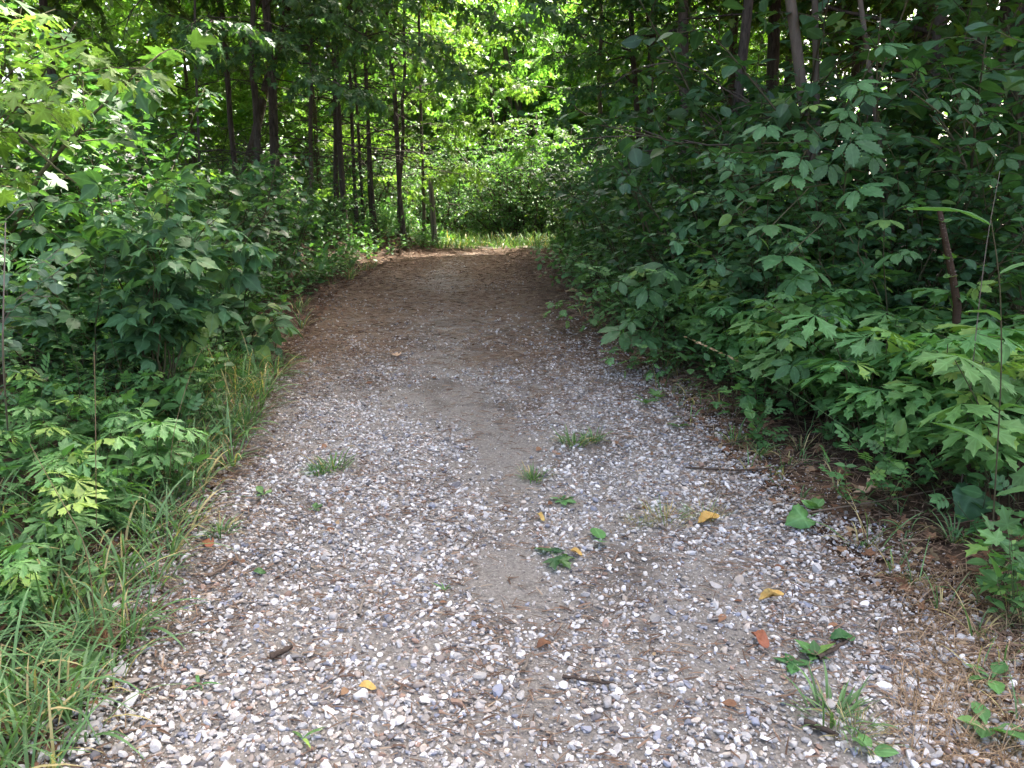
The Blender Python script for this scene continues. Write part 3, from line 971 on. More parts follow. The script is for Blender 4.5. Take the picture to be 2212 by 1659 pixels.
# ------------------------------------------------------------------ TREES
GL = "slender trunks in the row on the left bank"
rowL = [  # base px, base py, top px, top py, depth, width px, dead, bark, label
    (602, 430, 574, 60, 11.5, 25, 16, 'bark', "thickest dark trunk of the left bank, rising out of the shrubs"),
    (668, 470, 668, 60, 12.5, 12, 8, 'bark_pale', "straight pale brown trunk standing alone between two darker trees"),
    (730, 480, 722, 100, 13.0, 13, 12, 'bark', "first of the crowded slim trunks counted from the lone pale one"),
    (746, 490, 734, 110, 12.6, 16, 12, 'bark', "broadest of the crowded slim trunks by the bank"),
    (771, 497, 754, 150, 13.2, 10, 10, 'bark', "thin leaning trunk just right of the broadest crowded one"),
    (788, 505, 772, 200, 13.8, 8, 8, 'bark', "pole thin trunk in the middle of the crowded group"),
    (803, 512, 792, 250, 13.6, 7, 8, 'bark', "thinnest pole of the crowded trunks, dead twigs all the way up"),
    (813, 515, 800, 300, 13.4, 11, 8, 'bark', "last dark trunk of the crowded group before the gap of light"),
    (874, 505, 850, 230, 13.9, 13, 6, 'bark', "leaning dark trunk standing alone against bright leaves at the crest"),
    (914, 480, 905, 260, 15.5, 9, 5, 'bark', "slim trunk directly behind the weathered grey post"),
    (430, 470, 425, 150, 9.5, 7, 6, 'bark', "thin crooked sapling trunk behind the left shrubs"),
]
for i, (bx, by, tx, ty, Y, wpx, dead, bark, lab) in enumerate(rowL):
    b = at(bx, by, Y); b[2] = ground(b[0], Y)
    q = at(tx, ty, Y)
    tree("slender_tree", lab, "tree", b, q, wpx * .42 / FPX * Y, 9 + (i % 3), CROWN[i % 3], 3.3 + .35 * (i % 3) + (.6 if i in (1, 9) else 0), .9, bark, dead * 2, GL, seed=i, cr_off=(-.4, .2))
# the thick forked trunk leaning to the right, further back on the left
b = at(505, 430, 15); b[2] = ground(b[0], 15)
tree("leaning_tree", "thick rough trunk leaning right, left of the thickest dark trunk", "tree", b, at(575, 180, 15), .09, 10, CROWN[1], 4.2, 1.0, 'bark', 12, None, seed=30)

# right bank trees
rowR = [
    (1796, 640, 1708, 30, 6.3, 26, 'bark_pale', "grey slanting trunk behind the creeper on the right bank"),
    (1772, 640, 1752, 60, 6.6, 15, 'bark_pale', "slimmer twin stem close beside the grey slanting trunk"),
    (2112, 560, 2116, 60, 8.0, 34, 'bark', "dark upright trunk deep in shade near the right frame edge"),
    (2196, 560, 2200, 40, 7.0, 46, 'bark', "thickest dark trunk at the right frame edge"),
    (1480, 520, 1474, 60, 10.0, 26, 'bark', "dark trunk half hidden where the right bank meets the canopy"),
    (1560, 520, 1612, 60, 8.4, 24, 'bark', "curved dark trunk bending right above the shrubs of the right bank"),
    (1390, 500, 1372, 120, 12.0, 14, 'bark', "slim trunk carrying the arching branches over the path"),
    (1985, 560, 1905, 200, 6.0, 12, 'bark_pale', "thin grey stem slanting left behind the tall creeper"),
]
for i, (bx, by, tx, ty, Y, wpx, bark, lab) in enumerate(rowR):
    b = at(bx, by, Y); b[2] = ground(b[0], Y)
    tree("woodland_tree", lab, "tree", b, at(tx, ty, Y), wpx / 2 / FPX * Y, 10 + i % 3, CROWN[i % 3], (4.4 if Y < 7.5 else 2.9) + .3 * (i % 2), .95, bark, 5, "trees on the right bank", seed=50 + i, cr_off=(.5, .3))

# further trees that fill the wood on both sides
r = np.random.default_rng(21)
deep = [(-5.2, 8.2), (-6.0, 11.0), (-8.2, 9.0), (-4.6, 13.8), (-9.5, 13.0), (-7.2, 6.8), (-8.6, 4.6), (-11.5, 17.5),
        (4.2, 8.2), (5.6, 6.2), (6.6, 9.6), (3.6, 11.4), (5.2, 13.0), (8.0, 12.5), (7.2, 7.8), (4.0, 15.2), (7.4, 16.0), (9.8, 9.8), (10.5, 15.0), (7.4, 4.2), (6.2, 19.0), (9.2, 20.5), (4.8, 10.2), (6.4, 12.0), (8.6, 11.2), (5.0, 8.8), (7.0, 14.2)]
cnt = {-1: 0, 1: 0}
ORD = "first second third fourth fifth sixth seventh eighth ninth tenth eleventh twelfth thirteenth fourteenth fifteenth sixteenth seventeenth eighteenth nineteenth twentieth".split()
for i, (x, y) in enumerate(sorted(deep, key=lambda p: p[1])):
    sd = -1 if x < 0 else 1; cnt[sd] += 1
    b = (x, y, float(ground(x, y)))
    tree("forest_tree", "shaded forest tree deep in the %s wood, %s counting back from the camera" % ("left" if sd < 0 else "right", ORD[cnt[sd] - 1]), "tree",
         b, (x + r.normal(0, .15), y, b[2] + 4), r.uniform(.05, .12), 11, CROWN[i % 3], 2.2 + r.uniform(0, .9), 1.15, 'bark', 4, "shaded trees deep in the wood", seed=80 + i)

# canopy over the path: limbs reaching in from both sides
def overhang(name, label, base, r0, limbs, mat, size=.095, seed=0, bark='bark', twig=.9, node=.16):
    r = np.random.default_rng(seed); W, G = Geo(), Geo()
    bz = float(ground(base[0], base[1])) - .08; o = np.array([base[0], base[1], bz])
    t = thing(name, label, "tree", o)
    for k, L in enumerate(limbs):
        P = np.array(L, float)
        s = np.linspace(0, 1, 14); tt = np.linspace(0, 1, len(P))
        P = np.stack([np.interp(s, tt, P[:, j]) for j in range(3)], -1)
        P[1:-1] += r.normal(0, .015 if k == 0 else .05, (12, 3)); P = P - o
        if k == 0:
            W.tube(P, np.linspace(r0, r0 * .3, 14), 8, (.4, .4, .4))
        else:
            twiggy(W, G, r, P, r0 * .26, dict(tpl=T_maple, size=size, gap=size * .7, node=node, twig=twig, flat=.85, droop=.6, drop=.35, tilt=.3, opp=True, sub=2), .12, (.3, .3, .3))
    link("trunk", W.mesh(name + " trunk", M[bark]), t)
    link("crown", G.mesh(name + " crown", M[mat]), t)
    return t


def limb(*pts):
    return [at(*p) for p in pts]


b = at(560, 470, 11.0); b[2] = ground(b[0], 11.0)
overhang("maple_tree", "maple on the left bank spreading low dark limbs toward the path", b, .055,
         [[b, b + np.array([.1, 0, 3]), b + np.array([.2, 0, 9])], limb((560, 150, 11), (720, 60, 10.6), (900, 90, 10.2), (1060, 160, 10)), limb((560, 90, 11), (760, 0, 10.5), (960, -20, 10), (1120, 60, 9.8)),
          limb((560, 60, 11), (700, 170, 10), (830, 230, 9.8)), limb((570, 20, 11), (800, -70, 9.6), (1000, -80, 9), (1200, -20, 8.6)), limb((560, 120, 11), (480, 40, 9), (400, 60, 8.2)), limb((570, -10, 11), (850, 110, 11.5), (980, 150, 12))], 'maple', seed=301)
b = at(860, 520, 14.5); b[2] = ground(b[0], 14.5)
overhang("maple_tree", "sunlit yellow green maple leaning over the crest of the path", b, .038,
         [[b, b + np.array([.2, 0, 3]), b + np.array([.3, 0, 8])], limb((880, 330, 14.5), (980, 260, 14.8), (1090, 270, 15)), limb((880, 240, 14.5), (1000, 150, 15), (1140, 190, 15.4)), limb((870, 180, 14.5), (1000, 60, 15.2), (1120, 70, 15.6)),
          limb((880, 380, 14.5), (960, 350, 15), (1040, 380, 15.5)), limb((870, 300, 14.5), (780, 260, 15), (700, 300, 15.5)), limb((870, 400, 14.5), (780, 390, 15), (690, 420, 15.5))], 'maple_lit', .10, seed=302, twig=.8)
b = at(1395, 500, 11.5); b[2] = ground(b[0], 11.5)
overhang("arching_tree", "dark tree on the right bank arching branches left over the path", b, .07,
         [[b, b + np.array([0, 0, 3]), b + np.array([.1, 0, 8])], limb((1420, 190, 11.5), (1340, 160, 11.2), (1260, 190, 11), (1200, 260, 11)), limb((1400, 100, 11.5), (1320, 40, 11), (1230, 60, 10.6)), limb((1400, 260, 11.5), (1330, 250, 11.2), (1270, 320, 11)),
          limb((1410, 50, 11.5), (1330, -40, 10.4), (1220, -30, 10)), limb((1400, 150, 11.5), (1300, 110, 12), (1180, 120, 12.5)), limb((1420, 330, 11), (1330, 370, 10.5), (1260, 430, 10.5))], 'maple', .07, seed=303, node=.12, twig=.7)

b = at(1290, 520, 17.0); b[2] = ground(b[0], 17.0)
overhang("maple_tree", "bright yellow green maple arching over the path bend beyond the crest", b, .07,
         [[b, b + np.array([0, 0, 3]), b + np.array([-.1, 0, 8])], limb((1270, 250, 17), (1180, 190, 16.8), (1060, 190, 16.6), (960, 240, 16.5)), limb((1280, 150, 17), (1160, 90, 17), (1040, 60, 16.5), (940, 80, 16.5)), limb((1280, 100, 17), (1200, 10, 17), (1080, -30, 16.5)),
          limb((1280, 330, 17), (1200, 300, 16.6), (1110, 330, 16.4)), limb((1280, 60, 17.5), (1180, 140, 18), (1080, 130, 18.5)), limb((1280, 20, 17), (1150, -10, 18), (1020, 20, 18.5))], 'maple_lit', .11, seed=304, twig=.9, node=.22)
# sunlit trees and shrubs beyond the crest
farT = [(-7.5, 19.5), (-4.8, 20.5), (4.6, 26), (-1.8, 29), (2.6, 30), (3.6, 34), (-1.0, 34.5), (-9.5, 24), (-5.5, 27), (7, 30), (-12, 28)]
for i, (x, y) in enumerate(sorted(farT, key=lambda p: p[0])):
    b = (x, y, float(ground(x, y)))
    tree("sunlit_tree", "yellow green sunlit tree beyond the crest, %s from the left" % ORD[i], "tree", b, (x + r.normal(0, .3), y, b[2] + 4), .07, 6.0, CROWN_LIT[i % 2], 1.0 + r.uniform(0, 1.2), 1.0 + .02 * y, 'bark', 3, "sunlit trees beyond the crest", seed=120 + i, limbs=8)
farS = [(-3.2, 17.6), (-1.4, 20.5), (-.2, 19.2), (.9, 21.0), (2.2, 19.6), (3.4, 21.5), (.2, 23.5), (1.8, 24.0), (-3.4, 22.5), (-6.0, 18.0), (4.4, 18.2), (-5.2, 23.5), (3.4, 25), (-8.0, 21.5), (-1.8, 26), (.4, 18.6), (1.5, 18.2), (-.8, 22), (1.2, 22.4), (2.8, 23)]
for i, (x, y) in enumerate(sorted(farS, key=lambda p: p[0])):
    put(K['far', i % 3], "far_shrub", "small leaved shrub in the sunny thicket behind the path bend, %s from the left" % ORD[i], "shrub", x, y, r.uniform(0, 6.28), r.uniform(.75, 1.1), "shrubs in the thicket behind the bend")

# distant wood that closes every gap (reads as one mass)
r = np.random.default_rng(23); G, W = Geo(), Geo()
n = 78000
a = r.uniform(-1.35, 1.35, n); a[:16000] = r.uniform(-.35, .3, 16000); d = r.uniform(26, 46, n)
x, y = np.sin(a) * d, np.cos(a) * d
hmax = 4.6 + 3.0 * fbm(a * 6 + 20, d * .1) + 7 * sstep(.10, .5, np.abs(a - .02)) + 7 * sstep(.2, .45, a)
z = ground(x, y) + hmax * r.random(n)
azm = r.uniform(0, 6.28, n)
G.leaves(T_small, np.stack([x, y, z], -1), np.stack([np.cos(azm), np.sin(azm), -.3 * np.ones(n)], -1), UP + r.normal(0, .5, (n, 3)), r.uniform(.22, .42, n), rnd3(r, n))
for k in range(120):
    i = r.integers(0, n); p = np.array([x[i], y[i], float(ground(x[i], y[i]))])
    W.tube(curve(r, p, UP + r.normal(0, .08, 3), 7, 6, 0, .05), np.linspace(.11, .04, 7), 6, (.5, .5, .5))
wd = link("woods", G.mesh("distant wood leaves", M['far']))
tag(wd, "distant wood closing the view beyond the thicket", None, None, "stuff")
link("woods_trunks", W.mesh("distant wood trunks", M['bark']), wd)

# weathered post near the crest
b = at(936, 505, 15.0); zt = at(934, 393, 15.0)[2]; bz = float(ground(b[0], 15.0)) - .05
t = thing("weathered_post", "weathered grey broken post at the edge of the sunlit grass", "post", (b[0], 15.0, bz))
W = Geo(); H = zt - bz; an = np.arange(10) * 6.283 / 10; rr_ = np.random.default_rng(5)
P = np.stack([np.linspace(.03, -.03, 9), np.zeros(9), np.linspace(0, H, 9)], -1)
W.tube(P, [.065, .058, .055, .054, .053, .052, .05, .047, .03], 10, (.6, .3, .3))
for k in range(4):
    q = np.array([rr_.normal(-.03, .025), rr_.normal(0, .02), H - .05])
    W.tube(np.array([q, q + [0, 0, .08], q + [.01, 0, .12 + .12 * rr_.random()]]), [.022, .016, .002], 4, (.6, .3, .3))
link("post_shaft", W.mesh("weathered post", M['deadwood']), t)
W = Geo(); W.tube(np.array([[.02, -.07, .1], [.005, -.068, H * .5], [-.02, -.066, H * .9]]), [.006, .009, .004], 4, (.1, .1, .1))
link("crack", W.mesh("post crack", M['bark']), t)

# ------------------------------------------------------------------ SHRUBS by table (kind, px at depth, depth, scale)
DESC = {'maple': ("maple_sapling", "maple sapling with lobed leaves", "sapling"), 'box': ("box_elder_shrub", "three leaflet shrub with drooping pointed leaves", "shrub"),
        'ovate': ("oval_leaf_shrub", "dense shrub with dark oval leaves", "shrub"), 'round': ("round_leaf_shrub", "shrub with small round paired leaves", "shrub"),
        'rose': ("briar_bush", "briar with small pinnate leaflets", "shrub"), 'creeper': ("creeper_vine", "creeper with large five part leaves", "vine"),
        'cut': ("cut_leaf_herb", "herb clump with deeply cut leaves", "plant"), 'lance': ("goldenrod_plant", "upright weed with narrow whorled leaves", "plant")}
tab = []   # kind, x, y, scale
r = np.random.default_rng(31)


def row(kind, side, y0, y1, n, off0, off1, s0, s1):
    for k in range(n):
        y = y0 + (y1 - y0) * (k + r.uniform(.1, .9)) / n
        off = r.uniform(off0, off1)
        tab.append((kind, (xl(y) - off) if side < 0 else (xr(y) + off), y, r.uniform(s0, s1), side))


# left bank
row('box', -1, 4.3, 7.2, 4, .7, 1.6, .8, 1.1)
row('creeper', -1, 4.4, 7.0, 2, .5, 1.2, .7, .9)
row('maple', -1, 5.0, 9.5, 6, .8, 2.0, .9, 1.3)
row('ovate', -1, 4.6, 9.5, 7, .5, 2.4, .8, 1.15)
row('round', -1, 4.0, 8.0, 5, .35, 1.1, .65, .9)
row('maple', -1, 8.5, 14.0, 4, .6, 1.5, .5, .8)
row('ovate', -1, 9, 14.5, 4, .6, 1.6, .5, .8)
row('rose', -1, 6.5, 11.5, 3, .25, .6, .4, .6)
row('maple', -1, 4.0, 6.5, 4, 1.6, 3.0, 1.5, 1.9)
row('ovate', -1, 4.8, 8, 3, 2.2, 3.4, 1.4, 1.7)
# right bank
row('ovate', 1, 4.2, 8.5, 8, .5, 1.8, .95, 1.35)
row('round', 1, 3.9, 6.5, 6, .7, 2.0, .9, 1.3)
row('maple', 1, 5.0, 12.0, 7, .45, 1.5, .75, 1.2)
row('rose', 1, 4.8, 9.5, 7, .25, .6, .7, 1.0)
row('creeper', 1, 4.2, 6.2, 3, .6, 1.3, .85, 1.1)
row('ovate', 1, 4.6, 9, 6, 1.4, 3.2, 1.5, 2.0)
row('maple', 1, 5.2, 10, 5, 1.2, 2.8, 1.5, 2.0)
row('ovate', 1, 9, 14.5, 5, .4, 1.4, .8, 1.2)
row('maple', 1, 12, 15.5, 2, .2, .7, .6, .8)
# herbs
for px, py in ((120, 1180), (60, 1010), (210, 1080), (330, 1010), (250, 920), (90, 880), (430, 800), (370, 860), (60, 1300)):
    p = gp(px, py + 60); tab.append(('cut', p[0], p[1], r.uniform(.5, .75), -1))
for px, py in ((1640, 850), (1700, 880), (1770, 900), (1850, 930), (1930, 960), (2010, 990), (2100, 1020), (2190, 1050), (1730, 830), (1820, 860), (1900, 890), (1990, 920), (2080, 950), (2170, 980), (1560, 800), (2040, 1060), (1950, 1020), (2230, 1110)):
    p = gp(px, py); tab.append(('cut', p[0] - .08, p[1], r.uniform(.95, 1.3), 1))
for px, py in ((330, 900), (290, 840), (180, 860), (440, 800), (100, 880), (230, 960), (390, 830)):
    p = gp(px, py + 20); tab.append(('lance', p[0], p[1], r.uniform(.85, 1.05), -1))
for px, py in ((1470, 745), (1530, 760), (2030, 900), (1600, 770), (2160, 960)):
    p = gp(px, py); tab.append(('lance', p[0], p[1], r.uniform(.85, 1.2), 1))
seen = {}
for kind, x, y, sc, side in sorted(tab, key=lambda t_: t_[2]):
    k = (kind, side); seen[k] = seen.get(k, 0) + 1
    nm, ds, cat = DESC[kind]
    sz = "tall " if sc > 1.35 else "small " if sc < .7 else ""
    put(K[kind, (seen[k] + (side > 0)) % (4 if kind in ('cut', 'lance') else 3)], nm, "%s%s, %s from the near end of the %s verge" % (sz, ds, ORD[seen[k] - 1], "left" if side < 0 else "right"),
        cat, x, y, r.uniform(0, 6.28), sc, "%s along the %s verge" % (nm.replace("_", " ") + "s", "left" if side < 0 else "right"))

# ------------------------------------------------------------------ PLANTS MEASURED ONE BY ONE
def stemmed(name, label, cat, base, stems, spec, mat, r0=.006, stem_mat='twig', seed=0, t0=.3, extra=None):
    r = np.random.default_rng(seed); W, G = Geo(), Geo()
    o = np.array([base[0], base[1], float(ground(base[0], base[1])) - .02])
    t = thing(name, label, cat, o)
    for S in stems:
        P = np.array([o] + [np.asarray(q, float) for q in S])
        s = np.linspace(0, 1, 12); tt = np.r_[0, np.cumsum(np.linalg.norm(np.diff(P, axis=0), axis=1))]; tt = tt / tt[-1]
        P = np.stack([np.interp(s, tt, P[:, j]) for j in range(3)], -1); P[1:-1] += r.normal(0, .012, (10, 3))
        twiggy(W, G, r, P - o, r0, spec, t0, (r.random(), .5, .5))
    if extra:
        extra(W, G, r, o)
    link("stems", W.mesh(name + " stems", M[stem_mat]), t)
    link("foliage", G.mesh(name + " foliage", M[mat]), t)
    return t


def sapling_twig(W, G, r, o):
    W.tube(np.array([at(30, 285, 3.7), at(75, 320, 3.7), at(120, 362, 3.68), at(165, 396, 3.66)]) - o, [.007, .006, .005, .003], 5, (.9, .3, .3))


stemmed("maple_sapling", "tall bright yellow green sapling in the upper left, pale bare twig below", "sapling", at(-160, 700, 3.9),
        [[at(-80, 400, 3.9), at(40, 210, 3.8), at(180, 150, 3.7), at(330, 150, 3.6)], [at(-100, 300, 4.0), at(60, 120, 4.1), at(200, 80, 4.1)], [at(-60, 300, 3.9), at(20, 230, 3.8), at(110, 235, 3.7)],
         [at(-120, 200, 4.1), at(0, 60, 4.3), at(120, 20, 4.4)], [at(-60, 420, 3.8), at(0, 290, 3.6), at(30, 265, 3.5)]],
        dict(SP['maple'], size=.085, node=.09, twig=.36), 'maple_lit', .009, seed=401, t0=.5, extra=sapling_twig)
stemmed("box_elder_shrub", "broad shrub with large drooping three part leaves at the near left", "shrub", at(330, 700, 4.4),
        [[at(300, 520, 4.3), at(160, 430, 4.1)], [at(330, 520, 4.3), at(270, 410, 4.2)], [at(350, 540, 4.3), at(360, 400, 4.2)], [at(380, 560, 4.4), at(470, 470, 4.3)], [at(400, 580, 4.5), at(540, 500, 4.4)],
         [at(250, 560, 4.2), at(80, 480, 4.0)], [at(420, 600, 4.6), at(560, 560, 4.6)], [at(340, 600, 4.1), at(320, 520, 3.9)]],
        dict(SP['box'], size=.115, twig=.3, node=.11), 'boxelder', .007, seed=402, t0=.35)
stemmed("round_leaf_shrub", "grey green branch of small round leaves at the near left edge", "shrub", at(-60, 900, 3.1),
        [[at(-20, 700, 3.1), at(80, 600, 3.0), at(180, 545, 2.95)], [at(-40, 640, 3.1), at(30, 580, 3.05), at(120, 560, 3.0)], [at(-30, 720, 3.0), at(50, 660, 2.95), at(110, 640, 2.9)], [at(-60, 560, 3.2), at(0, 480, 3.1), at(50, 440, 3.1)]],
        dict(SP['round'], size=.05, twig=.16, node=.06), 'blue', .004, 'deadwood', seed=403, t0=.45)
stemmed("viburnum_shrub", "low shrub with broad leaves leaning over the left path edge", "shrub", at(520, 760, 5.9),
        [[at(540, 690, 5.9), at(580, 655, 5.8)], [at(520, 680, 5.9), at(540, 620, 5.8)], [at(560, 700, 5.8), at(610, 690, 5.6)], [at(500, 700, 5.8), at(470, 640, 5.8)], [at(540, 720, 5.7), at(590, 720, 5.6)]],
        dict(SP['ovate'], size=.15, gap=.08, node=.09, twig=.28), 'boxelder', .006, seed=404, t0=.3)


def palmate(W, G, r, o, lst, size, Y, hub):
    for (px, py, s, Yo) in lst:
        q = at(px, py, Y + Yo) - o
        h = np.asarray(hub, float) - o
        P = curve(r, q + np.array([r.normal(0, .03), .10, -.10]), np.array([0, -.7, .6]), .12, 4, .1, .05)
        W.tube(np.concatenate([[h + (q - h) * .55 + r.normal(0, .05, 3)], P]), np.linspace(.004, .0018, 6), 4, (.5, .5, .5))
        d = np.array([r.normal(0, .8), -.75, -.22 + r.normal(0, .2)])
        G.leaves(T_creeper, [P[-1] - nrm(d) * .5 * size * s], [d], [np.array([r.normal(0, .3), -.55, .85])], [size * s], [np.r_[r.random(), .99 if s < .8 and r.random() < .4 else .4, r.random()]])


crl = [(1900, 85, .8, 0), (1842, 171, .85, 0), (1760, 215, .7, 0), (1822, 255, .95, .1), (1822, 290, 1.15, -.1), (1730, 369, 1.05, 0), (1832, 399, 1.2, -.1), (1665, 471, 1.3, -.3), (1706, 535, 1.3, -.3),
       (1661, 266, .95, .2), (1740, 270, .9, .1), (1750, 328, .95, 0), (1938, 375, 1.0, .2), (1863, 195, .9, .2), (1600, 340, .95, .3), (1690, 320, .9, .2), (1790, 340, .9, .1), (1570, 400, .9, .3),
       (1880, 330, .95, .1), (1620, 420, 1.0, 0), (1780, 450, .95, .1), (1900, 260, .85, .3)]
base = at(1800, 760, 4.9)
stemmed("creeper_vine", "tall creeper with large toothed five part leaves climbing the slanting trunk", "vine", base,
        [[at(1800, 560, 4.9), at(1830, 300, 4.7), at(1880, 100, 4.7)], [at(1770, 520, 4.8), at(1680, 330, 4.7), at(1560, 330, 4.6)], [at(1760, 600, 4.8), at(1680, 480, 4.5)]],
        dict(SP['creeper'], size=.08, twig=.2, node=.12), 'creeper', .006, seed=405, t0=.3, extra=lambda W, G, r, o: palmate(W, G, r, o, crl, .135, 4.45, at(1800, 400, 4.9)))
crl2 = [(2071, 180, .75, 0), (2136, 290, 1.0, 0), (2003, 143, .8, 0), (2080, 230, .8, 0), (2160, 250, .8, .1), (2050, 330, .8, .3), (2180, 330, .9, 0), (2110, 210, .8, .2), (2020, 200, .8, .2)]
stemmed("creeper_vine", "creeper spray with yellowish leaf tips in the upper right", "vine", at(2160, 800, 4.6), [[at(2130, 500, 4.6), at(2090, 250, 4.5), at(2040, 140, 4.5)]],
        dict(SP['creeper'], size=.07, twig=.18, node=.16), 'creeper', .005, seed=406, t0=.4, extra=lambda W, G, r, o: palmate(W, G, r, o, crl2, .12, 4.3, at(2110, 400, 4.5)))
crl3 = [(1416, 560, 1.35, 0), (1395, 615, 1.15, .1), (1460, 575, .9, .1), (1350, 600, .9, .3), (1340, 705, 1.25, .2), (1390, 720, .8, .1)]
stemmed("creeper_vine", "low creeper with one broad five part leaf leaning over the right path edge", "vine", at(1440, 730, 5.6), [[at(1430, 640, 5.6), at(1410, 560, 5.5)], [at(1420, 690, 5.5), at(1370, 660, 5.4)]],
        dict(SP['creeper'], size=.09, twig=.22, node=.1), 'creeper', .005, seed=407, t0=.4, extra=lambda W, G, r, o: palmate(W, G, r, o, crl3, .14, 5.3, at(1430, 650, 5.5)))

stemmed("oval_leaf_shrub", "lighter shrub with grouped oval leaves arching from the right bank toward the path", "shrub", at(1640, 760, 5.2),
        [[at(1620, 560, 5.1), at(1540, 420, 4.9), at(1450, 400, 4.8)], [at(1640, 540, 5.1), at(1600, 380, 5.0), at(1530, 320, 4.9)], [at(1660, 560, 5.0), at(1660, 400, 4.9), at(1630, 300, 4.8)], [at(1600, 600, 5.0), at(1500, 520, 4.9), at(1420, 500, 4.8)],
         [at(1690, 540, 5.0), at(1740, 380, 4.9), at(1770, 280, 4.8)], [at(1660, 600, 4.9), at(1640, 500, 4.7), at(1590, 450, 4.6)]],
        dict(SP['ovate'], size=.085, gap=.042, twig=.26, node=.06), 'boxelder', .006, seed=408, t0=.3)
stemmed("oval_leaf_shrub", "spray of oval leaves crossing in front of the creeper at the upper right", "shrub", at(1960, 800, 5.0),
        [[at(1960, 500, 5.0), at(1930, 330, 4.9), at(1880, 180, 4.8)], [at(1980, 520, 5.0), at(2010, 340, 4.9), at(2080, 260, 4.8)], [at(1940, 560, 4.9), at(1860, 470, 4.8), at(1800, 440, 4.7)], [at(2000, 560, 4.9), at(2090, 470, 4.8), at(2150, 400, 4.7)]],
        dict(SP['ovate'], size=.08, gap=.045, twig=.24, node=.07), 'boxelder', .006, seed=409, t0=.3)

# broken cherry stub, pale weed stalks
b = at(2072, 760, 3.9); bz = float(ground(b[0], 3.9))
t = thing("cherry_stub", "broken red brown cherry stem with pale flecks behind the cut leaf herbs", "stump", (b[0], 3.9, bz))
W = Geo(); o = np.array([b[0], 3.9, bz])
W.tube(np.array([o, at(2068, 660, 3.9), at(2058, 600, 3.9), at(2042, 520, 3.9), at(2030, 455, 3.9)]) - o, [.022, .020, .018, .016, .012], 8, (.3, .3, .3))
link("stem", W.mesh("cherry stub", M['bark_red']), t)
W = Geo()
rr_ = np.random.default_rng(8)
for k in range(40):
    s = rr_.random(); q = (at(2066, 640, 3.9) * (1 - s) + at(2034, 470, 3.9) * s) - o + np.array([rr_.uniform(-.014, .014), -.014, 0])
    W.tube(np.array([q - [.004, 0, 0], q, q + [.004, 0, 0]]), [.001, .0016, .001], 4, (.9, .2, .2))
link("flecks", W.mesh("bark flecks", M['deadwood']), t)
G = Geo(); pts = np.array([at(2040, 560, 3.88), at(2022, 520, 3.88), at(2036, 480, 3.88), at(2050, 600, 3.88)]) - o
for q in pts:
    a = rr_.uniform(0, 6.28, 4); G.leaves(T_round, np.repeat(q[None], 4, 0), np.stack([np.cos(a), np.sin(a), .4 * np.ones(4)], -1), UP + rr_.normal(0, .3, (4, 3)), .035, rnd3(rr_, 4))
link("shoots", G.mesh("stub shoots", M['cut']), t)


def stalk(name, label, cat, pts, rad, mat='straw', leaves=None, seed=0, head=False):
    P = np.array([np.asarray(p, float) for p in pts]); o = P[0].copy(); o[2] = float(ground(o[0], o[1])) - .01; P[0] = o
    t = thing(name, label, cat, o); W = Geo(); rr = np.random.default_rng(seed)
    s = np.linspace(0, 1, 14); tt = np.linspace(0, 1, len(P)); Q = np.stack([np.interp(s, tt, P[:, j]) for j in range(3)], -1)
    Q[2:-2] = (Q[1:-3] + Q[2:-2] + Q[3:-1]) / 3
    W.tube(Q - o, np.linspace(rad, rad * .5, 14), 4, (rr.random(), .5, .5))
    link("stalk", W.mesh(name, M[mat]), t)
    if leaves:
        G = Geo(); S_ = np.linspace(.25, .98, leaves); q, T, L = along(Q, S_ * length(Q)); a = np.arange(leaves) * 2.6 + rr.uniform(0, 6)
        G.leaves(T_lance, q - o, np.stack([np.cos(a), np.sin(a), .7 * np.ones(leaves)], -1), UP + rr.normal(0, .2, (leaves, 3)), rr.uniform(.16, .26, leaves), rnd3(rr, leaves))
        link("foliage", G.mesh(name + " leaves", M['herb']), t)
    if head:
        G = Geo(); q, T, L = along(Q, length(Q) * rr.uniform(.86, 1.0, 26)); G.leaves(T_small, q - o, T + rr.normal(0, .15, (26, 3)), UP + rr.normal(0, .6, (26, 3)), rr.uniform(.010, .018, 26), rnd3(rr, 26))
        link("seed_head", G.mesh(name + " seeds", M['straw']), t)
    return t


stalk("tall_weed", "tall leafy weed stalk rising at the right frame edge", "plant", [at(2170, 1010, 2.7), at(2165, 800, 2.65), at(2160, 600, 2.6), at(2140, 470, 2.6)], .0032, 'twig', 7, 1)
stalk("dead_stalk", "pale dead stalk rising behind the tall leafy weed", "stalk", [at(2105, 830, 3.2), at(2115, 650, 3.2), at(2135, 500, 3.2), at(2160, 370, 3.2)], .0026, 'deadwood', None, 2)
stalk("grass_stalk", "long grass stalk with a pale seed head slanting left over the gravel", "grass", [gp(2005, 1075), at(2000, 1062, 2.85), at(1870, 950, 2.9), at(1640, 800, 3.0), at(1480, 727, 3.1)], .0013, 'grass', None, 3, True)
stalk("grass_stalk", "arching seed stalk standing in the undergrowth of the left verge", "grass", [gp(365, 1060), at(370, 950, 3.0), at(400, 840, 3.0), at(430, 760, 3.0), at(450, 745, 2.95)], .0014, 'straw', None, 4)
stalk("dead_stalk", "bare dead stem standing at the left frame edge", "stalk", [gp(20, 980), at(5, 760, 2.6), at(8, 640, 2.6), at(12, 480, 2.6)], .004, 'deadwood', None, 5)
stalk("dead_stalk", "thin straw stem bent sharply over in the left grass", "stalk", [gp(210, 1400), at(190, 1180, 2.1), at(120, 1060, 2.1), at(65, 960, 2.1)], .0022, 'straw', None, 6)
stalk("dead_stalk", "straight thin stem standing among the cut leaf herbs of the left verge", "stalk", [gp(208, 1180), at(207, 1000, 2.5), at(206, 860, 2.5), at(203, 760, 2.5)], .0018, 'straw', None, 7)

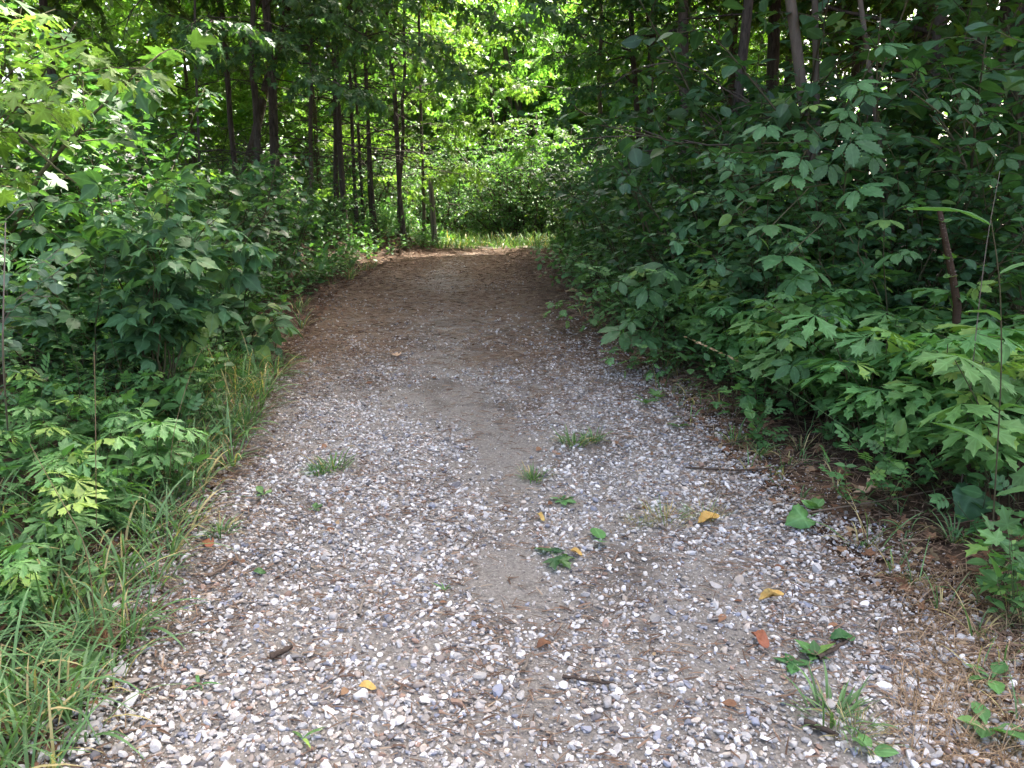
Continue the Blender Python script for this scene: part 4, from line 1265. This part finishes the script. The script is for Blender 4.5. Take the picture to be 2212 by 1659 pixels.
# cream flower heads among the right herbs
p = gp(1790, 860); t = thing("flower_cluster", "small cream flower cluster among the cut leaf herbs", "flower", p)
rr_ = np.random.default_rng(9); W, G = Geo(), Geo()
for (px, py) in ((1775, 775), (1800, 768), (1765, 790)):
    q = at(px, py, p[1]) - p; W.tube(np.array([[0, 0, 0], q * .6, q]), [.002, .0015, .001], 4, (.5, .5, .5))
    k = 60; G.leaves(T_small, q + rr_.normal(0, 1, (k, 3)) * [.03, .02, .007], rr_.normal(0, 1, (k, 3)), UP + rr_.normal(0, .4, (k, 3)), rr_.uniform(.006, .011, k), rnd3(rr_, k))
link("stalks", W.mesh("flower stalks", M['twig']), t); link("florets", G.mesh("florets", M['pale_flower']), t)

# ------------------------------------------------------------------ TUFTS AND WEEDS IN THE GRAVEL
tuft_short = [tuft_kit(500 + i, 60, .10, .0030, 1.6, .8, .05, spread=.07, name="short tuft") for i in range(2)]
tuft_dry = [tuft_kit(510 + i, 110, .09, .0012, 1.5, .9, .6, spread=.09, name="wiry tuft") for i in range(2)]
tuft_long = [tuft_kit(520 + i, 26, .36, .0048, .9, 1.2, .15, spread=.06, name="long tuft") for i in range(2)]
tufts = [
    (720, 1020, 'short', 1.2, "green grass tuft in the gravel between the left verge and the bare track"),
    (690, 1030, 'short', .8, "flatter grass tuft joined to the green tuft near the left verge"),
    (1240, 965, 'short', 1.15, "green grass tuft in the gravel just right of the bare track"),
    (1280, 958, 'short', .9, "smaller tuft beside the green tuft right of the bare track"),
    (1150, 1042, 'short', .95, "low grass tuft below the pair right of the bare track"),
    (1440, 1130, 'dry', 1.1, "wiry half dry grass tuft left of the curled yellow leaf"),
    (1380, 1140, 'dry', .7, "thin end of the wiry half dry grass patch"),
    (1520, 1120, 'dry', .9, "wiry tuft behind the curled yellow leaf"),
    (475, 1160, 'short', .9, "small green tuft at the left margin of the gravel"),
    (1800, 1560, 'short', 1.2, "fine green grass patch low on the gravel by the straw"),
    (1850, 1600, 'dry', .9, "sparse wiry grass below the fine green patch"),
    (1975, 1265, 'dry', .6, "withered tuft with one green blade by the right verge"),
    (60, 1590, 'long', .7, "coarse grass clump in the lower left corner"),
    (20, 1480, 'long', .8, "coarse grass clump above the one in the lower left corner"),
    (120, 1330, 'long', .9, "long bladed grass clump hanging over the gravel at the left"),
    (260, 1140, 'long', .85, "long bluish grass clump arching over the left verge"),
    (430, 985, 'long', .55, "fresh grass clump at the left verge above the small tuft"),
    (1640, 990, 'long', .5, "grass clump leaning over the dark stick on the right verge"),
    (2185, 1320, 'long', .45, "grass clump at the right frame edge above the straw"),
    (2060, 1180, 'long', .5, "grass blades beside the large round leaf at the right verge"),
]
for i, (px, py, kd, sc, lab) in enumerate(tufts):
    p = gp(px, py); me = {'short': tuft_short, 'dry': tuft_dry, 'long': tuft_long}[kd][i % 2]
    o = link("grass_tuft", me, None, (p[0], p[1], float(path_z(p[0], p[1]))), 1.3 * i, sc); tag(o, lab, "grass", "grass tufts")


def rosette(seed, n, size, tpl, mat, up=.45):
    r = np.random.default_rng(seed); G = Geo(); a = np.arange(n) * 2.4 + r.normal(0, .3, n)
    G.leaves(tpl, np.zeros((n, 3)) + [0, 0, .004], np.stack([np.cos(a), np.sin(a), up * r.uniform(.4, 1.4, n)], -1), np.tile(UP, (n, 1)) + r.normal(0, .2, (n, 3)), size * r.uniform(.6, 1.1, n), rnd3(r, n))
    return G.mesh("rosette", M[mat])


weeds = [
    (570, 1078, 5, .07, T_plant, 'cut', .9, "two leaved bright seedling at the left of the gravel"),
    (680, 1112, 4, .05, T_plant, 'herb', .5, "small dark weed in the gravel below the left tuft"),
    (1215, 1092, 8, .06, T_plant, 'herb', .35, "flat green rosette at the right edge of the bare track"),
    (1300, 1180, 2, .09, T_round, 'cut', .6, "single pale leaved seedling in the gravel right of centre"),
    (1200, 1215, 6, .09, T_maple, 'dogwood', .25, "wilted dark green sprig lying in the middle of the gravel"),
    (1465, 930, 7, .075, T_plant, 'herb', .7, "leafy weed at the edge of the gravel under the right shrubs"),
    (1395, 880, 9, .09, T_lance, 'herb', 1.2, "narrow leaved weed standing in the gravel under the right shrubs"),
    (170, 1450, 7, .07, T_grape, 'herb', .4, "scalloped leaf weed at the gravel edge in the lower left"),
    (430, 1495, 4, .06, T_lance, 'herb', .4, "tiny weed alone in the bright gravel of the lower left"),
    (655, 1612, 4, .07, T_lance, 'cut', .8, "thin sprout at the bottom edge of the path"),
    (1760, 1430, 7, .075, T_small, 'herb', .5, "leafy weed beside the short broken stick"),
    (1715, 1450, 5, .06, T_small, 'herb', .3, "low weed left of the short broken stick"),
    (2140, 1480, 4, .12, T_plant, 'cut', .6, "broad bladed weed in the straw near the right frame edge"),
    (2130, 1590, 5, .12, T_plant, 'herb', .5, "plantain with long stalks in the lower right corner"),
    (1880, 1640, 3, .055, T_ovate, 'cut', .8, "upright bright leaves at the bottom edge right of the grass patch"),
    (1760, 1110, 5, .07, T_ovate, 'cut', 1.0, "bright oval leaved seedling behind the pale green fallen leaf"),
    (1650, 900, 5, .085, T_round, 'cut', 1.0, "round leaved seedling at the foot of the right herbs"),
    (60, 1220, 4, .13, T_ovate, 'herb', .9, "large oval leaf plant in the left grass"),
    (2080, 1170, 4, .10, T_plant, 'herb', .9, "leafy shoot under the large round leaf"),
    (960, 1290, 4, .05, T_lance, 'cut', 2.0, "two thin green shoots in the middle of the gravel"),
    (1420, 870, 6, .07, T_maple, 'cut', .9, "small lobed seedling at the right margin below the creeper"),
    (640, 780, 8, .08, T_lance, 'herb', .8, "dark tufted weed at the left path edge"),
]
for i, (px, py, n, sz, tp, mt, up, lab) in enumerate(weeds):
    p = gp(px, py)
    o = link("gravel_weed", rosette(600 + i, n, sz, tp, mt, up), None, (p[0], p[1], float(path_z(p[0], p[1])) + .004), .7 * i)
    tag(o, lab, "weed", "weeds on and beside the gravel")

# ------------------------------------------------------------------ FALLEN LEAVES AND STICKS
def fallen(label, px, py, size, mat, tpl, rot, roll=.9, name="fallen_leaf", cat="leaf", lift=.012, tilt=.25):
    V, F, U = tpl; V = V.copy() * size; V[:, 1] -= size * .5
    x0 = V[:, 0].copy(); R_ = size * .32 / max(roll, .05)
    V[:, 0] = np.sin(x0 / R_) * R_; V[:, 2] = V[:, 2] * .5 + (1 - np.cos(x0 / R_)) * R_ + .006 * np.sin(V[:, 1] * 90)
    c, s_ = math.cos(rot), math.sin(rot); V = np.stack([V[:, 0] * c - V[:, 1] * s_, V[:, 0] * s_ + V[:, 1] * c, V[:, 2]], -1)
    c, s_ = math.cos(tilt), math.sin(tilt); V = np.stack([V[:, 0], V[:, 1] * c - V[:, 2] * s_, V[:, 1] * s_ + V[:, 2] * c], -1)
    V[:, 2] -= V[:, 2].min()
    G = Geo(); G.add(V, F, U, np.array([(px * 7 % 100) / 100, .3, .5]))
    p = gp(px, py); o = link(name, G.mesh(name, M[mat]), None, (p[0], p[1], float(path_z(p[0], p[1])) + lift))
    md = o.modifiers.new("thickness", 'SOLIDIFY'); md.thickness = .0006
    return tag(o, label, cat, "fallen leaves")


fine = blade(serrate(8, .36, .5, .02), .45, .1, .1)
fallen("curled yellow orange leaf lying at the dry grass patch", 1530, 1140, .10, 'yellow_leaf', fine, 1.9, 1.3)
fallen("pale green upturned leaf lying under the long twig", 1740, 1145, .11, 'cut', T_grape, 1.9, .4, tilt=.6)
fallen("rolled pale yellow leaf on the gravel at the right", 1665, 1308, .09, 'yellow_leaf', fine, 1.75, 2.2)
fallen("tan crumpled leaf on the dark soil of the right verge", 1893, 1078, .11, 'tan_leaf', T_maple, 1.4, 1.0)
fallen("small yellow folded leaf near the bare track", 1168, 1133, .055, 'yellow_leaf', fine, .5, 1.9)
fallen("cream scrap of leaf beside the wilted sprig", 1245, 1210, .05, 'yellow_leaf', fine, 1.1, 1.6)
fallen("rust red curled leaf on the gravel at the lower right", 1640, 1400, .085, 'red_leaf', fine, .3, 1.5)
fallen("large rust brown leaf under the grass at the left frame edge", 25, 1385, .13, 'red_leaf', T_ovate, 2.5, .8, lift=.03)
fallen("dry tan leaf at the left grass edge", 325, 1120, .09, 'tan_leaf', fine, 1.4, 1.4)
fallen("brown leaf at the left gravel edge below the grass", 215, 1395, .08, 'dead_leaf', fine, 1.0, .9)
fallen("rust flecks of leaf near the small left tuft", 450, 1190, .06, 'red_leaf', T_maple_low, .8, .8)
fallen("pale upturned leaf at the left path edge further up", 500, 880, .07, 'tan_leaf', fine, 1.3, .7)
fallen("small olive leaf lying on the left gravel", 562, 1252, .045, 'herb', fine, 1.6, .6)
fallen("large round green leaf drooping at the right verge", 2090, 1135, .15, 'boxelder', T_grape, 2.6, .4, lift=.02, tilt=.95)
fallen("green leaf resting on the short broken stick", 1818, 1398, .08, 'herb', fine, 1.5, 1.2)
fallen("tan leaf lying on the brown path in mid distance", 855, 775, .09, 'tan_leaf', T_maple_low, .4, .5)
fallen("cream leaf on the dark path edge under the right shrubs", 1235, 636, .16, 'tan_leaf', fine, 1.2, .5)
fallen("small ochre leaf in the gravel near the bottom", 795, 1505, .05, 'yellow_leaf', fine, 1.5, 1.2)
fallen("brown leaf curled beside the dark bark scrap", 1175, 1410, .055, 'dead_leaf', fine, 2.2, 1.3)


def stick(label, pts, rad, mat='stick', lift=.01, ground_pts=True, tone=.3, name="stick"):
    P = [gp(*p) for p in pts]; P = np.array(P); P[:, 2] = path_z(P[:, 0], P[:, 1]) + lift + rad
    o = P[0].copy(); s = np.linspace(0, 1, 10); tt = np.linspace(0, 1, len(P)); Q = np.stack([np.interp(s, tt, P[:, j]) for j in range(3)], -1)
    rr = np.random.default_rng(int(pts[0][0])); Q[1:-1] += rr.normal(0, min(rad * .6, .012 * length(Q)), (8, 3))
    W = Geo(); W.tube(Q - o, np.linspace(rad, rad * .6, 10) * rr.uniform(.85, 1.15, 10), 6, (tone, .3, .3))
    return tag(link(name, W.mesh(name, M[mat]), None, o), label, "stick", "sticks on the ground")


stick("long thin grey twig lying across the right verge", [(1690, 1140), (1900, 1105), (2050, 1075), (2205, 1038)], .004, tone=.9, lift=.03)
stick("dark thin stick lying along the foot of the right herbs", [(1480, 1022), (1640, 1028), (1800, 1010), (1960, 985)], .005, tone=.05, lift=.012)
stick("second dark stick just above the one along the right herbs", [(1560, 975), (1680, 955), (1800, 945), (1900, 940)], .005, tone=.1, lift=.015)
stick("curved thin twig bending down the gravel from the long grey twig", [(1898, 1115), (1900, 1180), (1880, 1240), (1830, 1290)], .0025, tone=.9)
stick("short broken stick with a pale snapped end", [(1765, 1440), (1800, 1420), (1832, 1400)], .008, tone=.2)
stick("short thick dark stick at the bottom right of the gravel", [(1735, 1580), (1775, 1597), (1808, 1612)], .009, tone=.02)
stick("thick dark twig stub on the left gravel", [(585, 1440), (610, 1428), (632, 1418)], .010, tone=.1)
stick("thin stick at the left gravel edge pointing up the path", [(452, 1262), (490, 1236), (515, 1215)], .006, tone=.7)
stick("pale peeled stick at the left path margin", [(520, 990), (560, 978), (585, 972)], .006, 'deadwood', tone=.6)
stick("small dead stick lying in the middle of the gravel", [(1005, 1195), (1018, 1180), (1030, 1165)], .005, 'deadwood', tone=.1)
stick("upright looking wood chip near the bottom centre", [(1130, 1470), (1138, 1450), (1146, 1430)], .007, 'deadwood', tone=.4)
stick("dark flat bark scrap on the bare track", [(1215, 1480), (1270, 1490), (1330, 1498)], .006, tone=.0)
stick("tan wood chip low on the right gravel", [(1890, 1375), (1900, 1355), (1912, 1335)], .006, 'deadwood', tone=.7)
stick("pale wood chip on the left gravel", [(775, 1345), (782, 1322), (788, 1300)], .006, 'deadwood', tone=.8)
